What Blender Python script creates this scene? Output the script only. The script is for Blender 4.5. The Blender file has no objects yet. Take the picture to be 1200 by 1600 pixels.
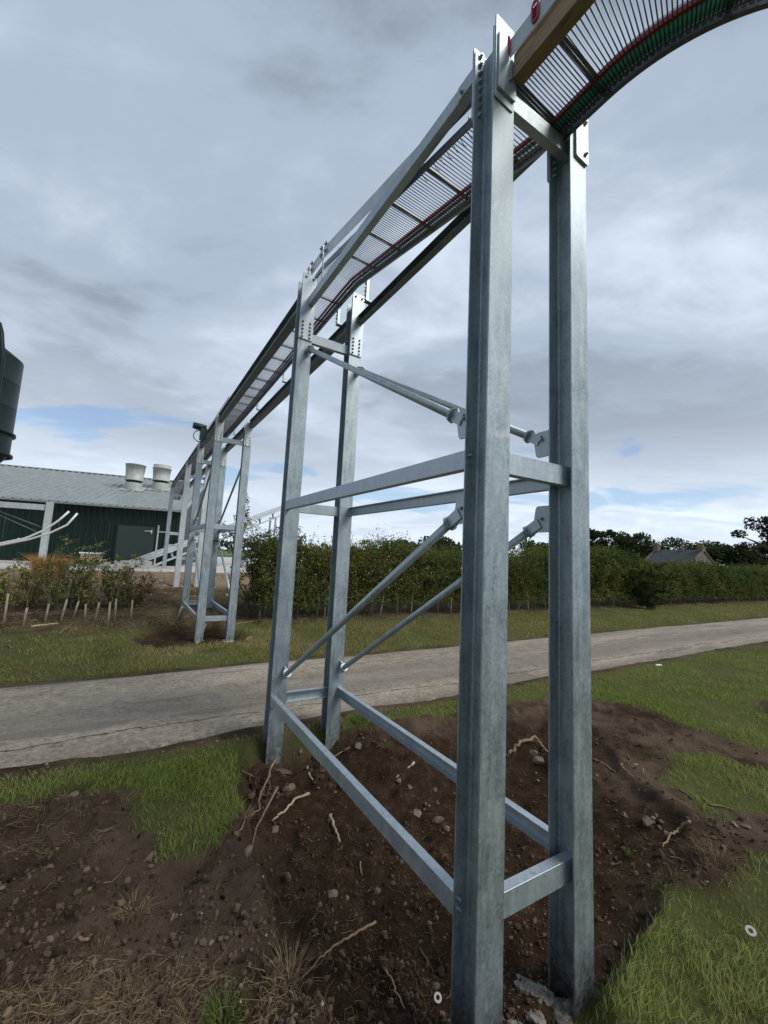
import bpy, math, random
import numpy as np
from mathutils import Vector, Matrix
random.seed(7); RNG = np.random.default_rng(7)
scene = bpy.context.scene
COL = scene.collection
R = math.radians

# ------------------------------------------------------------------ camera
EYE = np.array([0.0, 0.0, 1.75])
PITCH, ROLL, FPX = 0.1132, -0.0485, 616.9          # focal length in photo pixels (1200 wide)
_fw = np.array([0, math.cos(PITCH), math.sin(PITCH)])
_up = np.array([0, -math.sin(PITCH), math.cos(PITCH)])
_rt = np.array([1.0, 0, 0])
CR = _rt * math.cos(ROLL) - _up * math.sin(ROLL)
CU = _rt * math.sin(ROLL) + _up * math.cos(ROLL)
cam = bpy.data.cameras.new('camera')
cam.sensor_fit = 'VERTICAL'; cam.sensor_height = 36.0
cam.lens = 36.0 * FPX / 1600.0
cam.clip_start = 0.05; cam.clip_end = 6000
cam_o = bpy.data.objects.new('camera', cam); COL.objects.link(cam_o)
m = Matrix.Identity(4)
for i in range(3):
    m[i][0] = CR[i]; m[i][1] = CU[i]; m[i][2] = -_fw[i]; m[i][3] = EYE[i]
cam_o.matrix_world = m
scene.camera = cam_o

# ------------------------------------------------------------------ sky, sun, exposure
scene.view_settings.view_transform = 'Standard'
scene.view_settings.look = 'None'
scene.view_settings.exposure = 0.75
scene.view_settings.gamma = 1.0
scene.view_settings.use_curve_mapping = False
SUN_EL, SUN_AZ = R(46), R(112)                      # azimuth clockwise from +Y
world = bpy.data.worlds.new('World'); scene.world = world
world.use_nodes = True
nt = world.node_tree; N = nt.nodes; L = nt.links; N.clear()
def nd(tree, typ, **kw):
    n = tree.nodes.new(typ)
    for k, v in kw.items(): setattr(n, k, v)
    return n
def ramp(tree, pts, fac=None, interp='EASE'):
    n = tree.nodes.new('ShaderNodeValToRGB'); n.color_ramp.interpolation = interp
    els = n.color_ramp.elements
    while len(els) < len(pts): els.new(0.5)
    for e, (p, c) in zip(els, pts):
        e.position = p; e.color = (c, c, c, 1) if isinstance(c, (int, float)) else (*c, 1)
    if fac is not None: tree.links.new(fac, n.inputs['Fac'])
    return n
def mth(tree, op, a, b=None, clamp=False):
    n = tree.nodes.new('ShaderNodeMath'); n.operation = op; n.use_clamp = clamp
    for i, v in enumerate((a, b)):
        if v is None: continue
        if isinstance(v, (int, float)): n.inputs[i].default_value = v
        else: tree.links.new(v, n.inputs[i])
    return n.outputs[0]
def mixc(tree, fac, a, b, mode='MIX'):
    n = tree.nodes.new('ShaderNodeMix'); n.data_type = 'RGBA'; n.blend_type = mode
    for s, v in ((n.inputs[0], fac), (n.inputs[6], a), (n.inputs[7], b)):
        if isinstance(v, (int, float)): s.default_value = v
        elif isinstance(v, tuple): s.default_value = (*v, 1) if len(v) == 3 else v
        else: tree.links.new(v, s)
    return n.outputs[2]
def noise(tree, vec, scale, detail=4, rough=0.5, dist=0.0, col=False):
    n = tree.nodes.new('ShaderNodeTexNoise')
    n.inputs['Scale'].default_value = scale; n.inputs['Detail'].default_value = detail
    n.inputs['Roughness'].default_value = rough; n.inputs['Distortion'].default_value = dist
    if vec is not None: tree.links.new(vec, n.inputs['Vector'])
    return n.outputs['Color' if col else 'Fac']

tc = nd(nt, 'ShaderNodeTexCoord')
sep = nd(nt, 'ShaderNodeSeparateXYZ'); L.new(tc.outputs['Generated'], sep.inputs[0])
zc = mth(nt, 'MAXIMUM', sep.outputs[2], 0.0)
den = mth(nt, 'ADD', zc, 0.16)
comb = nd(nt, 'ShaderNodeCombineXYZ')
L.new(mth(nt, 'DIVIDE', sep.outputs[0], den), comb.inputs[0])
L.new(mth(nt, 'DIVIDE', sep.outputs[1], den), comb.inputs[1])
rotm = nd(nt, 'ShaderNodeMapping'); L.new(comb.outputs[0], rotm.inputs[0])
rotm.inputs['Rotation'].default_value = (0, 0, R(-28)); rotm.inputs['Scale'].default_value = (0.62, 0.92, 1)
rotm.inputs['Location'].default_value = (3.1, 1.7, 0)
P = rotm.outputs[0]
big = noise(nt, P, 0.62, 6, 0.5, 0.35)
mid = noise(nt, P, 2.6, 8, 0.58, 0.5)
fine = noise(nt, P, 7.0, 6, 0.6, 0.4)
tex = mth(nt, 'ADD', mth(nt, 'MULTIPLY', big, 0.74), mth(nt, 'ADD', mth(nt, 'MULTIPLY', mid, 0.20), mth(nt, 'MULTIPLY', fine, 0.06)))
# cloud radiance: thick grey-violet bellies to thin bright parts
cl = ramp(nt, [(0.425, (0.135, 0.172, 0.226)), (0.485, (0.212, 0.260, 0.328)), (0.545, (0.345, 0.412, 0.51)), (0.645, (0.58, 0.66, 0.775))], tex)
low = ramp(nt, [(0.0, 1.0), (0.12, 0.85), (0.28, 0.36), (0.5, 0.0)], zc, 'LINEAR')   # thinner cloud towards the horizon
cl2 = mixc(nt, mth(nt, 'MULTIPLY', low.outputs[0], 0.8), cl.outputs[0], (0.80, 0.90, 1.02))
belt = noise(nt, P, 2.1, 7, 0.6, 0.8)
dark = ramp(nt, [(0.40, 0.8), (0.56, 0.0)], belt)
cl3 = mixc(nt, mth(nt, 'MULTIPLY', dark.outputs[0], mth(nt, 'MULTIPLY', low.outputs[0], 0.55)), cl2, (0.43, 0.50, 0.63))
sky = nd(nt, 'ShaderNodeTexSky', sky_type='NISHITA', sun_disc=False)
sky.sun_elevation = SUN_EL; sky.sun_rotation = SUN_AZ; sky.air_density = 1.2; sky.dust_density = 0.6
skyc = mixc(nt, 1.0, sky.outputs[0], (0.062, 0.088, 0.115), 'MULTIPLY')
gapn = noise(nt, P, 1.55, 6, 0.55, 0.6)
gband = ramp(nt, [(0.05, 0.0), (0.13, 1.0), (0.24, 0.9), (0.36, 0.0)], zc, 'EASE')
gap = ramp(nt, [(0.53, 0.0), (0.63, 1.0)], mth(nt, 'MULTIPLY', gapn, mth(nt, 'ADD', mth(nt, 'MULTIPLY', gband.outputs[0], 0.5), 0.55)))
fin = mixc(nt, mth(nt, 'MULTIPLY', gap.outputs[0], 0.52), cl3, skyc)
bg = nd(nt, 'ShaderNodeBackground'); L.new(fin, bg.inputs[0]); bg.inputs[1].default_value = 0.75
wo = nd(nt, 'ShaderNodeOutputWorld'); L.new(bg.outputs[0], wo.inputs[0])

sun = bpy.data.lights.new('sun', 'SUN'); sun.energy = 1.5; sun.angle = R(30); sun.color = (1.0, 0.96, 0.9)
sun_o = bpy.data.objects.new('sun', sun); COL.objects.link(sun_o)
sd = Vector((math.sin(SUN_AZ) * math.cos(SUN_EL), math.cos(SUN_AZ) * math.cos(SUN_EL), math.sin(SUN_EL)))
sun_o.rotation_euler = sd.to_track_quat('Z', 'Y').to_euler()

# ------------------------------------------------------------------ pixel rays (used to find where things stand on the ground)
def ray(x, y):
    return _fw + CR * (x - 600) / FPX - CU * (y - 800) / FPX
def onplane(x, y, z=0.0):
    d = ray(x, y); return EYE + d * ((z - EYE[2]) / d[2])

# ------------------------------------------------------------------ numeric noise
def _h(ix, iy, s):
    h = np.sin(ix * 127.1 + iy * 311.7 + s * 74.7) * 43758.5453
    return h - np.floor(h)
def vn(x, y, s=0):
    ix, iy = np.floor(x), np.floor(y); fx, fy = x - ix, y - iy
    fx = fx * fx * (3 - 2 * fx); fy = fy * fy * (3 - 2 * fy)
    a, b, c, d = _h(ix, iy, s), _h(ix + 1, iy, s), _h(ix, iy + 1, s), _h(ix + 1, iy + 1, s)
    return (a * (1 - fx) + b * fx) * (1 - fy) + (c * (1 - fx) + d * fx) * fy
def fbm(x, y, o=4, s=0):
    t, a, n = 0, 0.5, 0
    for i in range(o):
        t = t + a * vn(x * 2 ** i + 17.3 * i, y * 2 ** i + 9.1 * i, s + i); n += a; a *= 0.5
    return t / n
def sst(a, b, x):
    t = np.clip((x - a) / (b - a), 0, 1); return t * t * (3 - 2 * t)
def sdist(x, y, poly):
    """signed distance to a polygon, positive inside"""
    d = np.full(x.shape, 1e9); ins = np.zeros(x.shape, bool)
    n = len(poly)
    for i in range(n):
        ax, ay = poly[i]; bx, by = poly[(i + 1) % n]
        ex, ey = bx - ax, by - ay
        t = np.clip(((x - ax) * ex + (y - ay) * ey) / (ex * ex + ey * ey + 1e-12), 0, 1)
        d = np.minimum(d, np.hypot(x - ax - t * ex, y - ay - t * ey))
        c = ((ay > y) != (by > y)) & (x < (bx - ax) * (y - ay) / (by - ay + 1e-12) + ax)
        ins ^= c
    return np.where(ins, d, -d)
def poly(px, z=0.0):
    return [tuple(onplane(x, y, z)[:2]) for x, y in px]

PIT = poly([(366, 1160), (368, 1240), (388, 1330), (408, 1390), (424, 1440), (438, 1520), (505, 1600), (560, 1740), (940, 1740), (965, 1590),
            (1002, 1455), (1050, 1385), (1105, 1350), (1085, 1300), (1000, 1235), (930, 1150), (850, 1112), (720, 1118), (640, 1135), (560, 1132), (516, 1130), (430, 1144)])
SOIL = poly([(-300, 1270), (0, 1246), (130, 1216), (200, 1240), (212, 1292), (270, 1332), (335, 1322), (366, 1250), (366, 1166), (430, 1148), (520, 1134), (560, 1132),
             (690, 1120), (860, 1090), (1000, 1102), (1090, 1140), (1240, 1185), (1240, 1215), (1150, 1195), (1065, 1178), (1045, 1225), (1100, 1265), (1240, 1285), (1240, 1350), (1130, 1395), (1050, 1400), (975, 1462), (925, 1600), (900, 1800), (-500, 1800)])
SOIL2 = poly([(1150, 1085), (1260, 1100), (1260, 1125), (1190, 1115)])
DIGHOLE = poly([(205, 1000), (235, 985), (300, 980), (360, 984), (395, 995), (385, 1005), (330, 1010), (250, 1018), (210, 1012)])
EX, EY, NX, NY = 0.865, 0.502, -0.502, 0.865
def en(x, y): return EX * x + EY * y, NX * x + NY * y
def xy(e, n): return EX * e + NX * n, EY * e + NY * n
N0, N1 = 4.19, 6.55
def road_edges(e):
    a = N0 + 0.16 * (fbm(e * 0.55, e * 0 + 3.3, 4, 5) - 0.5) * 2 + 0.05 * (vn(e * 5, e * 0, 3) - .5)
    b = N1 + 0.10 * (fbm(e * 0.5, e * 0 + 8.3, 4, 6) - 0.5) * 2
    return a, b
def masks(x, y):
    """soil (0-1), pit (m inside), hole"""
    shp = x.shape; soil = np.zeros(shp); pit = np.full(shp, -9.0); hole = np.full(shp, -9.0)
    near = (x > -7) & (x < 9) & (y > -2) & (y < 10)
    if near.any():
        X, Y = x[near], y[near]
        wob = (fbm(X * 3.1, Y * 3.1, 4, 11) - 0.5) * 0.34
        s = np.maximum(sdist(X, Y, SOIL), sdist(X, Y, SOIL2) - 0.05) + wob
        h = sdist(X, Y, DIGHOLE) + wob * 0.5
        soil[near] = np.maximum(sst(-0.06, 0.10, s), sst(-0.05, 0.1, h))
        pit[near] = sdist(X, Y, PIT) + wob * 0.35
        hole[near] = h
    return soil, pit, hole
def zg(x, y, detail=True):
    x = np.asarray(x, float); y = np.asarray(y, float)
    e, n = en(x, y)
    z = np.interp(n, [9.0, 10.3, 11.6, 13.9, 16.0], [0, 0.05, 0.2, 0.48, 0.73])
    z = z + 0.05 * (fbm(x * 0.5, y * 0.5, 3, 2) - 0.5) * (n < 15)
    onroad = sst(N0 - 0.45, N0 - 0.2, n) * (1 - sst(N1 + 0.15, N1 + 0.4, n))
    z = z * (1 - onroad) + onroad * -0.012
    z = z + 0.045 * sst(N1, N1 + 0.6, n) * (n < 30)
    soil, pit, hole = masks(x, y)
    z = z - 0.20 * sst(-0.03, 0.13 + 0.85 * sst(2.15, 3.0, y) * sst(-.6, .4, x), pit) - 0.07 * sst(0.3, 1.0, pit) - 0.13 * sst(-0.02, 0.25, hole)
    z = z + 0.05 * sst(-0.30, -0.03, pit) * (1 - sst(-0.02, 0.06, pit)) * soil           # heaped rim of the dig
    if detail:
        cl = (fbm(x * 5, y * 5, 4, 21) - 0.5) * 0.10 + (fbm(x * 17, y * 17, 4, 31) - 0.5) * 0.055 - np.abs(fbm(x * 3.3, y * 3.3, 4, 33) - 0.5) * 0.10
        z = z + soil * cl + (1 - soil) * (fbm(x * 4, y * 4, 2, 41) - 0.5) * 0.02 * (1 - onroad)
    return z
def spot(px, py, lift=0.0):
    """where the ray through a photo pixel meets the ground"""
    d = ray(px, py); t = (0.0 - EYE[2]) / d[2]
    for _ in range(14):
        p = EYE + d * t
        t += (float(zg(p[0:1], p[1:2])[0]) - p[2]) / d[2] * 0.8
    p = EYE + d * t
    p[2] = float(zg(p[0:1], p[1:2])[0]) + lift
    return p
def zat(x, y): return float(zg(np.array([x]), np.array([y]))[0])

# ------------------------------------------------------------------ materials
def mat(name):
    mt = bpy.data.materials.new(name); mt.use_nodes = True
    t = mt.node_tree; b = t.nodes['Principled BSDF']; return mt, t, b
def bump(t, b, h, strength, dist=0.01):
    n = t.nodes.new('ShaderNodeBump'); n.inputs['Strength'].default_value = strength; n.inputs['Distance'].default_value = dist
    t.links.new(h, n.inputs['Height']); t.links.new(n.outputs[0], b.inputs['Normal'])
def tcoord(t, kind='Object'):
    return t.nodes.new('ShaderNodeTexCoord').outputs[kind]
def geo_pos(t): return t.nodes.new('ShaderNodeNewGeometry').outputs['Position']
def galv(name, lo, hi, rough=0.45, metal=0.72, blot=0.5):
    mt, t, b = mat(name)
    p = geo_pos(t)
    mp = nd(t, 'ShaderNodeMapping'); t.links.new(p, mp.inputs[0]); mp.inputs['Scale'].default_value = (1, 1, 0.16)
    st = noise(t, mp.outputs[0], 26, 5, 0.6)
    bl = noise(t, p, 5.5, 5, 0.6, 0.4)
    vo = nd(t, 'ShaderNodeTexVoronoi'); vo.inputs['Scale'].default_value = 95; t.links.new(p, vo.inputs['Vector'])
    f = mth(t, 'ADD', mth(t, 'MULTIPLY', st, 0.36), mth(t, 'ADD', mth(t, 'MULTIPLY', noise(t, p, 42, 5, 0.7), 0.22), mth(t, 'ADD', mth(t, 'MULTIPLY', bl, 0.3), mth(t, 'MULTIPLY', vo.outputs['Color'], 0.12))))
    r1 = ramp(t, [(0.40, lo), (0.60, hi)], f, 'LINEAR')
    wh = ramp(t, [(0.63, 0.0), (0.72, blot)], noise(t, p, 8.5, 7, 0.62, 0.6))         # chalky zinc bloom
    c = mixc(t, wh.outputs[0], r1.outputs[0], (0.66, 0.68, 0.68))
    grime = ramp(t, [(0.26, 0.6), (0.37, 0.0)], noise(t, mp.outputs[0], 13, 6, 0.68))
    c = mixc(t, grime.outputs[0], c, (0.16, 0.17, 0.17))
    sz = nd(t, 'ShaderNodeSeparateXYZ'); t.links.new(p, sz.inputs[0])
    mud = mth(t, 'MULTIPLY', ramp(t, [(0.0, 1.0), (1.0, 0.0)], mth(t, 'MULTIPLY', mth(t, 'ADD', sz.outputs[2], .30), 2.2, True), 'LINEAR').outputs[0], ramp(t, [(0.42, 0.0), (0.58, 0.85)], noise(t, p, 30, 7, 0.7)).outputs[0])
    c = mixc(t, mud, c, (0.075, 0.052, 0.035))
    t.links.new(c, b.inputs['Base Color'])
    rr = ramp(t, [(0.3, rough - 0.08), (0.7, rough + 0.16)], f, 'LINEAR'); t.links.new(rr.outputs[0], b.inputs['Roughness'])
    b.inputs['Metallic'].default_value = metal
    bump(t, b, st, 0.12, 0.003)
    return mt
def plain(name, c, rough=0.6, metal=0.0, var=0.25, scale=20, bmp=0.0):
    mt, t, b = mat(name)
    f = noise(t, geo_pos(t), scale, 5, 0.6)
    r1 = ramp(t, [(0.3, tuple(max(0, v * (1 - var)) for v in c)), (0.7, tuple(min(1, v * (1 + var)) for v in c))], f, 'LINEAR')
    t.links.new(r1.outputs[0], b.inputs['Base Color'])
    b.inputs['Roughness'].default_value = rough; b.inputs['Metallic'].default_value = metal
    if bmp: bump(t, b, f, bmp, 0.01)
    return mt
M = {}
M['galv'] = galv('galvanised_steel', (0.255, 0.310, 0.340), (0.46, 0.52, 0.54), 0.50, 0.80, 0.4)
M['galv_bar'] = galv('galvanised_bar', (0.38, 0.435, 0.47), (0.53, 0.59, 0.625), 0.48, 0.75, 0.3)
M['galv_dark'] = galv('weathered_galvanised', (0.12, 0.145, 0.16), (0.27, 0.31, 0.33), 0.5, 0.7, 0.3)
M['galv_pale'] = galv('pale_galvanised', (0.50, 0.54, 0.55), (0.70, 0.73, 0.74), 0.5, 0.5, 0.3)
M['bolt'] = plain('bolt_zinc', (0.36, 0.40, 0.43), 0.4, 0.85, 0.3, 80)
M['board'] = plain('board_zinc', (0.52, 0.55, 0.57), 0.4, 0.55, 0.15, 6)
M['rod'] = plain('rod_steel', (0.16, 0.17, 0.19), 0.42, 0.8, 0.3, 40)
M['chain'] = plain('chain_steel', (0.24, 0.235, 0.225), 0.5, 0.7, 0.4, 60)
M['red'] = plain('red_plastic', (0.36, 0.025, 0.04), 0.4, 0, 0.2, 30)
M['green_rail'] = plain('green_rail', (0.20, 0.36, 0.30), 0.3, 0.2, 0.3, 15)
M['cladding'] = plain('green_cladding', (0.012, 0.026, 0.021), 0.45, 0, 0.2, 1.5)
M['door'] = plain('green_door', (0.026, 0.044, 0.038), 0.4, 0, 0.1, 3)
M['silo'] = plain('silo_green', (0.015, 0.026, 0.027), 0.4, 0, 0.15, 2)
for k_, v_ in (('silo', .12), ('cladding', .25)): M[k_].node_tree.nodes['Principled BSDF'].inputs['Specular IOR Level'].default_value = v_
M['roof'] = plain('grey_roof', (0.33, 0.365, 0.365), 0.45, 0.25, 0.16, 2.5)
M['fascia'] = plain('grey_fascia', (0.42, 0.45, 0.45), 0.45, 0.2, 0.08, 3)
M['fan'] = plain('grey_fan_plastic', (0.43, 0.45, 0.42), 0.5, 0, 0.16, 4)
M['white'] = plain('white_plastic', (0.78, 0.79, 0.79), 0.35, 0, 0.05, 10)
_t = M['green_rail'].node_tree; _b = _t.nodes['Principled BSDF']; _tr = nd(_t, 'ShaderNodeBsdfTranslucent'); _tr.inputs[0].default_value = (.14, .42, .33, 1)
_mx = nd(_t, 'ShaderNodeMixShader'); _mx.inputs[0].default_value = .5; _t.links.new(_b.outputs[0], _mx.inputs[1]); _t.links.new(_tr.outputs[0], _mx.inputs[2]); _t.links.new(_mx.outputs[0], _t.nodes['Material Output'].inputs[0])
M['black'] = plain('black_plastic', (0.02, 0.024, 0.024), 0.4, 0, 0.2, 10)
M['motor'] = plain('motor_green', (0.02, 0.045, 0.04), 0.4, 0, 0.2, 10)
M['concrete'] = plain('concrete', (0.40, 0.385, 0.36), 0.85, 0, 0.28, 6, 0.4)
M['slab'] = plain('slab_concrete', (0.55, 0.53, 0.50), 0.85, 0, 0.12, 0.8, 0.2)
M['lump'] = plain('muddy_concrete', (0.205, 0.185, 0.16), 0.9, 0, 0.8, 22, 0.8)
M['stone'] = plain('field_stone', (0.17, 0.132, 0.10), 0.85, 0, 0.4, 14, 0.5)
M['stone_red'] = plain('reddish_stone', (0.13, 0.088, 0.066), 0.85, 0, 0.35, 20, 0.5)
M['root'] = plain('pale_root', (0.25, 0.17, 0.10), 0.8, 0, 0.4, 30, 0.4)
M['wood_white'] = plain('split_wood', (0.40, 0.315, 0.21), 0.8, 0, 0.3, 40, 0.4)
M['stake'] = plain('guard_tube', (0.30, 0.255, 0.18), 0.8, 0, 0.3, 10, 0.2)
M['bark'] = plain('bark', (0.12, 0.10, 0.075), 0.9, 0, 0.45, 14, 0.6)
M['slate'] = plain('slate_roof', (0.06, 0.066, 0.07), 0.7, 0, 0.25, 3, 0.3)
M['sandstone'] = plain('rubble_stone', (0.17, 0.148, 0.12), 0.9, 0, 0.45, 3, 0.5)
M['pot'] = plain('clay_pot', (0.40, 0.20, 0.13), 0.8, 0, 0.2, 5)
M['glass'] = plain('window_glass', (0.05, 0.06, 0.07), 0.08, 0, 0.1, 5)
M['card'] = plain('cardboard', (0.33, 0.25, 0.16), 0.8, 0, 0.15, 5)
M['field'] = plain('crop_field', (0.075, 0.16, 0.035), 0.9, 0, 0.2, 0.3)
# timber
mt, t, b = mat('timber'); p = tcoord(t)
mp = nd(t, 'ShaderNodeMapping'); t.links.new(p, mp.inputs[0]); mp.inputs['Scale'].default_value = (1.6, 14, 14)
g = noise(t, mp.outputs[0], 4, 6, 0.6, 0.8)
r1 = ramp(t, [(0.3, (0.16, 0.105, 0.065)), (0.55, (0.31, 0.22, 0.14)), (0.75, (0.45, 0.345, 0.235))], g)
t.links.new(r1.outputs[0], b.inputs['Base Color']); b.inputs['Roughness'].default_value = 0.75; bump(t, b, g, 0.3, 0.004); M['timber'] = mt
# foliage: colour comes with each leaf
def leafmat(name, rough=0.55, trans=0.3, tcol=(1.1, 1.25, 0.6), upn=False):
    mt, t, b = mat(name)
    if upn:
        g = t.nodes.new('ShaderNodeNewGeometry'); va = nd(t, 'ShaderNodeVectorMath', operation='MULTIPLY_ADD')
        t.links.new(g.outputs['Normal'], va.inputs[0]); va.inputs[1].default_value = (.45, .45, .45); va.inputs[2].default_value = (0, 0, .8)
        vn_ = nd(t, 'ShaderNodeVectorMath', operation='NORMALIZE'); t.links.new(va.outputs[0], vn_.inputs[0]); t.links.new(vn_.outputs[0], b.inputs['Normal'])
    a = nd(t, 'ShaderNodeAttribute'); a.attribute_name = 'tint'
    t.links.new(a.outputs['Color'], b.inputs['Base Color']); b.inputs['Roughness'].default_value = rough
    b.inputs['Specular IOR Level'].default_value = 0.12
    tr = nd(t, 'ShaderNodeBsdfTranslucent'); t.links.new(mixc(t, 1.0, a.outputs['Color'], tcol, 'MULTIPLY'), tr.inputs[0])
    mx = nd(t, 'ShaderNodeMixShader'); mx.inputs[0].default_value = trans
    t.links.new(b.outputs[0], mx.inputs[1]); t.links.new(tr.outputs[0], mx.inputs[2])
    t.links.new(mx.outputs[0], t.nodes['Material Output'].inputs[0]); return mt
M['leaf'] = leafmat('leaves'); M['grass'] = leafmat('grass_blades', 0.6, 0.4, (1.15, 1.25, .6), True); M['straw'] = leafmat('dead_straw', 0.8, 0.1, (1, 1, 1))
M['crumb'] = leafmat('soil_crumbs', 0.95, 0.0)
# ground: soil / grass / track masks live on the mesh
mt, t, b = mat('ground'); p = geo_pos(t)
at_ = nd(t, 'ShaderNodeAttribute'); at_.attribute_name = 'mask'
sp = nd(t, 'ShaderNodeSeparateColor'); t.links.new(at_.outputs['Color'], sp.inputs[0])
n1 = noise(t, p, 1.3, 6, 0.6); n2 = noise(t, p, 9, 8, 0.65); n3 = noise(t, p, 60, 6, 0.7)
soilc = ramp(t, [(0.36, (0.026, 0.0165, 0.0105)), (0.50, (0.062, 0.041, 0.027)), (0.66, (0.135, 0.096, 0.066))], mth(t, 'ADD', mth(t, 'MULTIPLY', n2, 0.55), mth(t, 'MULTIPLY', n3, 0.45)))
dryc = mixc(t, 0.6, soilc.outputs[0], (0.185, 0.132, 0.094))
pit_soil = mixc(t, 1.0, soilc.outputs[0], (.80, .76, .72), 'MULTIPLY')  # darker soil tone used inside the pit and the hole
dry_patch = ramp(t, [(0.38, 0.0), (0.62, 1.0)], n1)
dryf = mth(t, 'MULTIPLY', dry_patch.outputs[0], mth(t, 'SUBTRACT', 1.0, sp.outputs[2]))
soil_f = mixc(t, dryf, mixc(t, sp.outputs[2], soilc.outputs[0], pit_soil), dryc)
pebble = ramp(t, [(0.70, 0.0), (0.74, 1.0)], noise(t, p, 38, 2, 0.4))
soil_f = mixc(t, mth(t, 'MULTIPLY', pebble.outputs[0], 0.45), soil_f, (0.17, 0.12, 0.082))
grc = ramp(t, [(0.30, (0.060, 0.064, 0.024)), (0.55, (0.11, 0.118, 0.042)), (0.75, (0.19, 0.165, 0.085))], mth(t, 'ADD', mth(t, 'MULTIPLY', n1, 0.55), mth(t, 'MULTIPLY', n2, 0.45)))
trk = ramp(t, [(0.30, (0.20, 0.145, 0.095)), (0.7, (0.36, 0.27, 0.18))], n2)
c = mixc(t, sp.outputs[0], grc.outputs[0], soil_f)
c = mixc(t, sp.outputs[1], c, trk.outputs[0])
t.links.new(c, b.inputs['Base Color']); b.inputs['Roughness'].default_value = 0.95; b.inputs['Specular IOR Level'].default_value = 0.04
bump(t, b, mth(t, 'ADD', mth(t, 'MULTIPLY', n2, 0.5), mth(t, 'MULTIPLY', n3, 0.5)), 1.0, 0.05); M['ground'] = mt
# road: worn pale asphalt; local x runs along the road, local y across
mt, t, b = mat('road'); p = tcoord(t)
mp = nd(t, 'ShaderNodeMapping'); t.links.new(p, mp.inputs[0]); mp.inputs['Scale'].default_value = (0.22, 1.5, 1)
band = noise(t, mp.outputs[0], 1.5, 5, 0.55, 0.3); n2 = noise(t, p, 5, 8, 0.7); n3 = noise(t, p, 70, 5, 0.75)
sy = nd(t, 'ShaderNodeSeparateXYZ'); t.links.new(p, sy.inputs[0])
strip = ramp(t, [(0.0, 0.12), (0.14, 0.0), (0.30, 0.85), (0.52, 0.55), (0.68, 0.05), (1.0, 0.1)], mth(t, 'DIVIDE', mth(t, 'ADD', mth(t, 'SUBTRACT', sy.outputs[1], N0), mth(t, 'MULTIPLY', mth(t, 'SUBTRACT', n2, 0.5), 0.5)), N1 - N0))
base = ramp(t, [(0.40, (0.155, 0.130, 0.100)), (0.5, (0.315, 0.272, 0.218)), (0.60, (0.48, 0.42, 0.34))], mth(t, 'ADD', mth(t, 'MULTIPLY', noise(t, p, 24, 6, 0.75), 0.5), mth(t, 'ADD', mth(t, 'MULTIPLY', n2, 0.25), mth(t, 'MULTIPLY', band, 0.25))))
c = mixc(t, mth(t, 'MULTIPLY', strip.outputs[0], 0.7), base.outputs[0], mixc(t, n3, (0.09, 0.082, 0.07), (0.25, 0.225, 0.19)))
wav = noise(t, p, 0.9, 6, 0.65)
cr = mth(t, 'ABSOLUTE', mth(t, 'SUBTRACT', mth(t, 'ADD', sy.outputs[1], mth(t, 'MULTIPLY', wav, 0.42)), N0 + 0.55))
crk = ramp(t, [(0.0, 1.0), (0.007, 0.9), (0.013, 0.0)], cr, 'LINEAR')
crb = ramp(t, [(0.40, 0.0), (0.48, 1.0)], noise(t, p, 1.1, 4, 0.6))
c = mixc(t, mth(t, 'MULTIPLY', crk.outputs[0], mth(t, 'ADD', mth(t, 'MULTIPLY', crb.outputs[0], 0.75), 0.1)), c, (0.035, 0.032, 0.028))
vc = nd(t, 'ShaderNodeTexVoronoi', feature='DISTANCE_TO_EDGE'); vc.inputs['Scale'].default_value = 0.8
dv = nd(t, 'ShaderNodeVectorMath', operation='ADD'); t.links.new(p, dv.inputs[0]); t.links.new(noise(t, p, 3, 5, 0.6, 0, True), dv.inputs[1]); t.links.new(dv.outputs[0], vc.inputs['Vector'])
c2 = ramp(t, [(0.0, 0.8), (0.010, 0.0)], vc.outputs['Distance'], 'LINEAR')
crm = ramp(t, [(0.52, 0.0), (0.60, 0.7)], noise(t, p, 0.35, 3, 0.5))
c = mixc(t, mth(t, 'MULTIPLY', c2.outputs[0], crm.outputs[0]), c, (0.06, 0.055, 0.05))
edg = mth(t, 'MULTIPLY', mth(t, 'SUBTRACT', 1.0, mth(t, 'MULTIPLY', mth(t, 'MINIMUM', mth(t, 'SUBTRACT', sy.outputs[1], N0 - .1), mth(t, 'SUBTRACT', N1 + .05, sy.outputs[1])), 3.2, True)), ramp(t, [(0.40, 0.0), (0.56, 1.0)], n2).outputs[0])
c = mixc(t, mth(t, 'MULTIPLY', edg, 0.85), c, (0.075, 0.055, 0.038))
pat = ramp(t, [(0.60, 0.0), (0.63, 0.5)], noise(t, mp.outputs[0], 2.2, 4, 0.5)); c = mixc(t, pat.outputs[0], c, (0.14, 0.13, 0.115))
b.inputs['Specular IOR Level'].default_value = 0.15
t.links.new(c, b.inputs['Base Color']); b.inputs['Roughness'].default_value = 0.9; bump(t, b, mth(t, 'ADD', mth(t, 'MULTIPLY', n3, .5), mth(t, 'MULTIPLY', n2, .5)), 0.8, 0.012); M['road'] = mt

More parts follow.
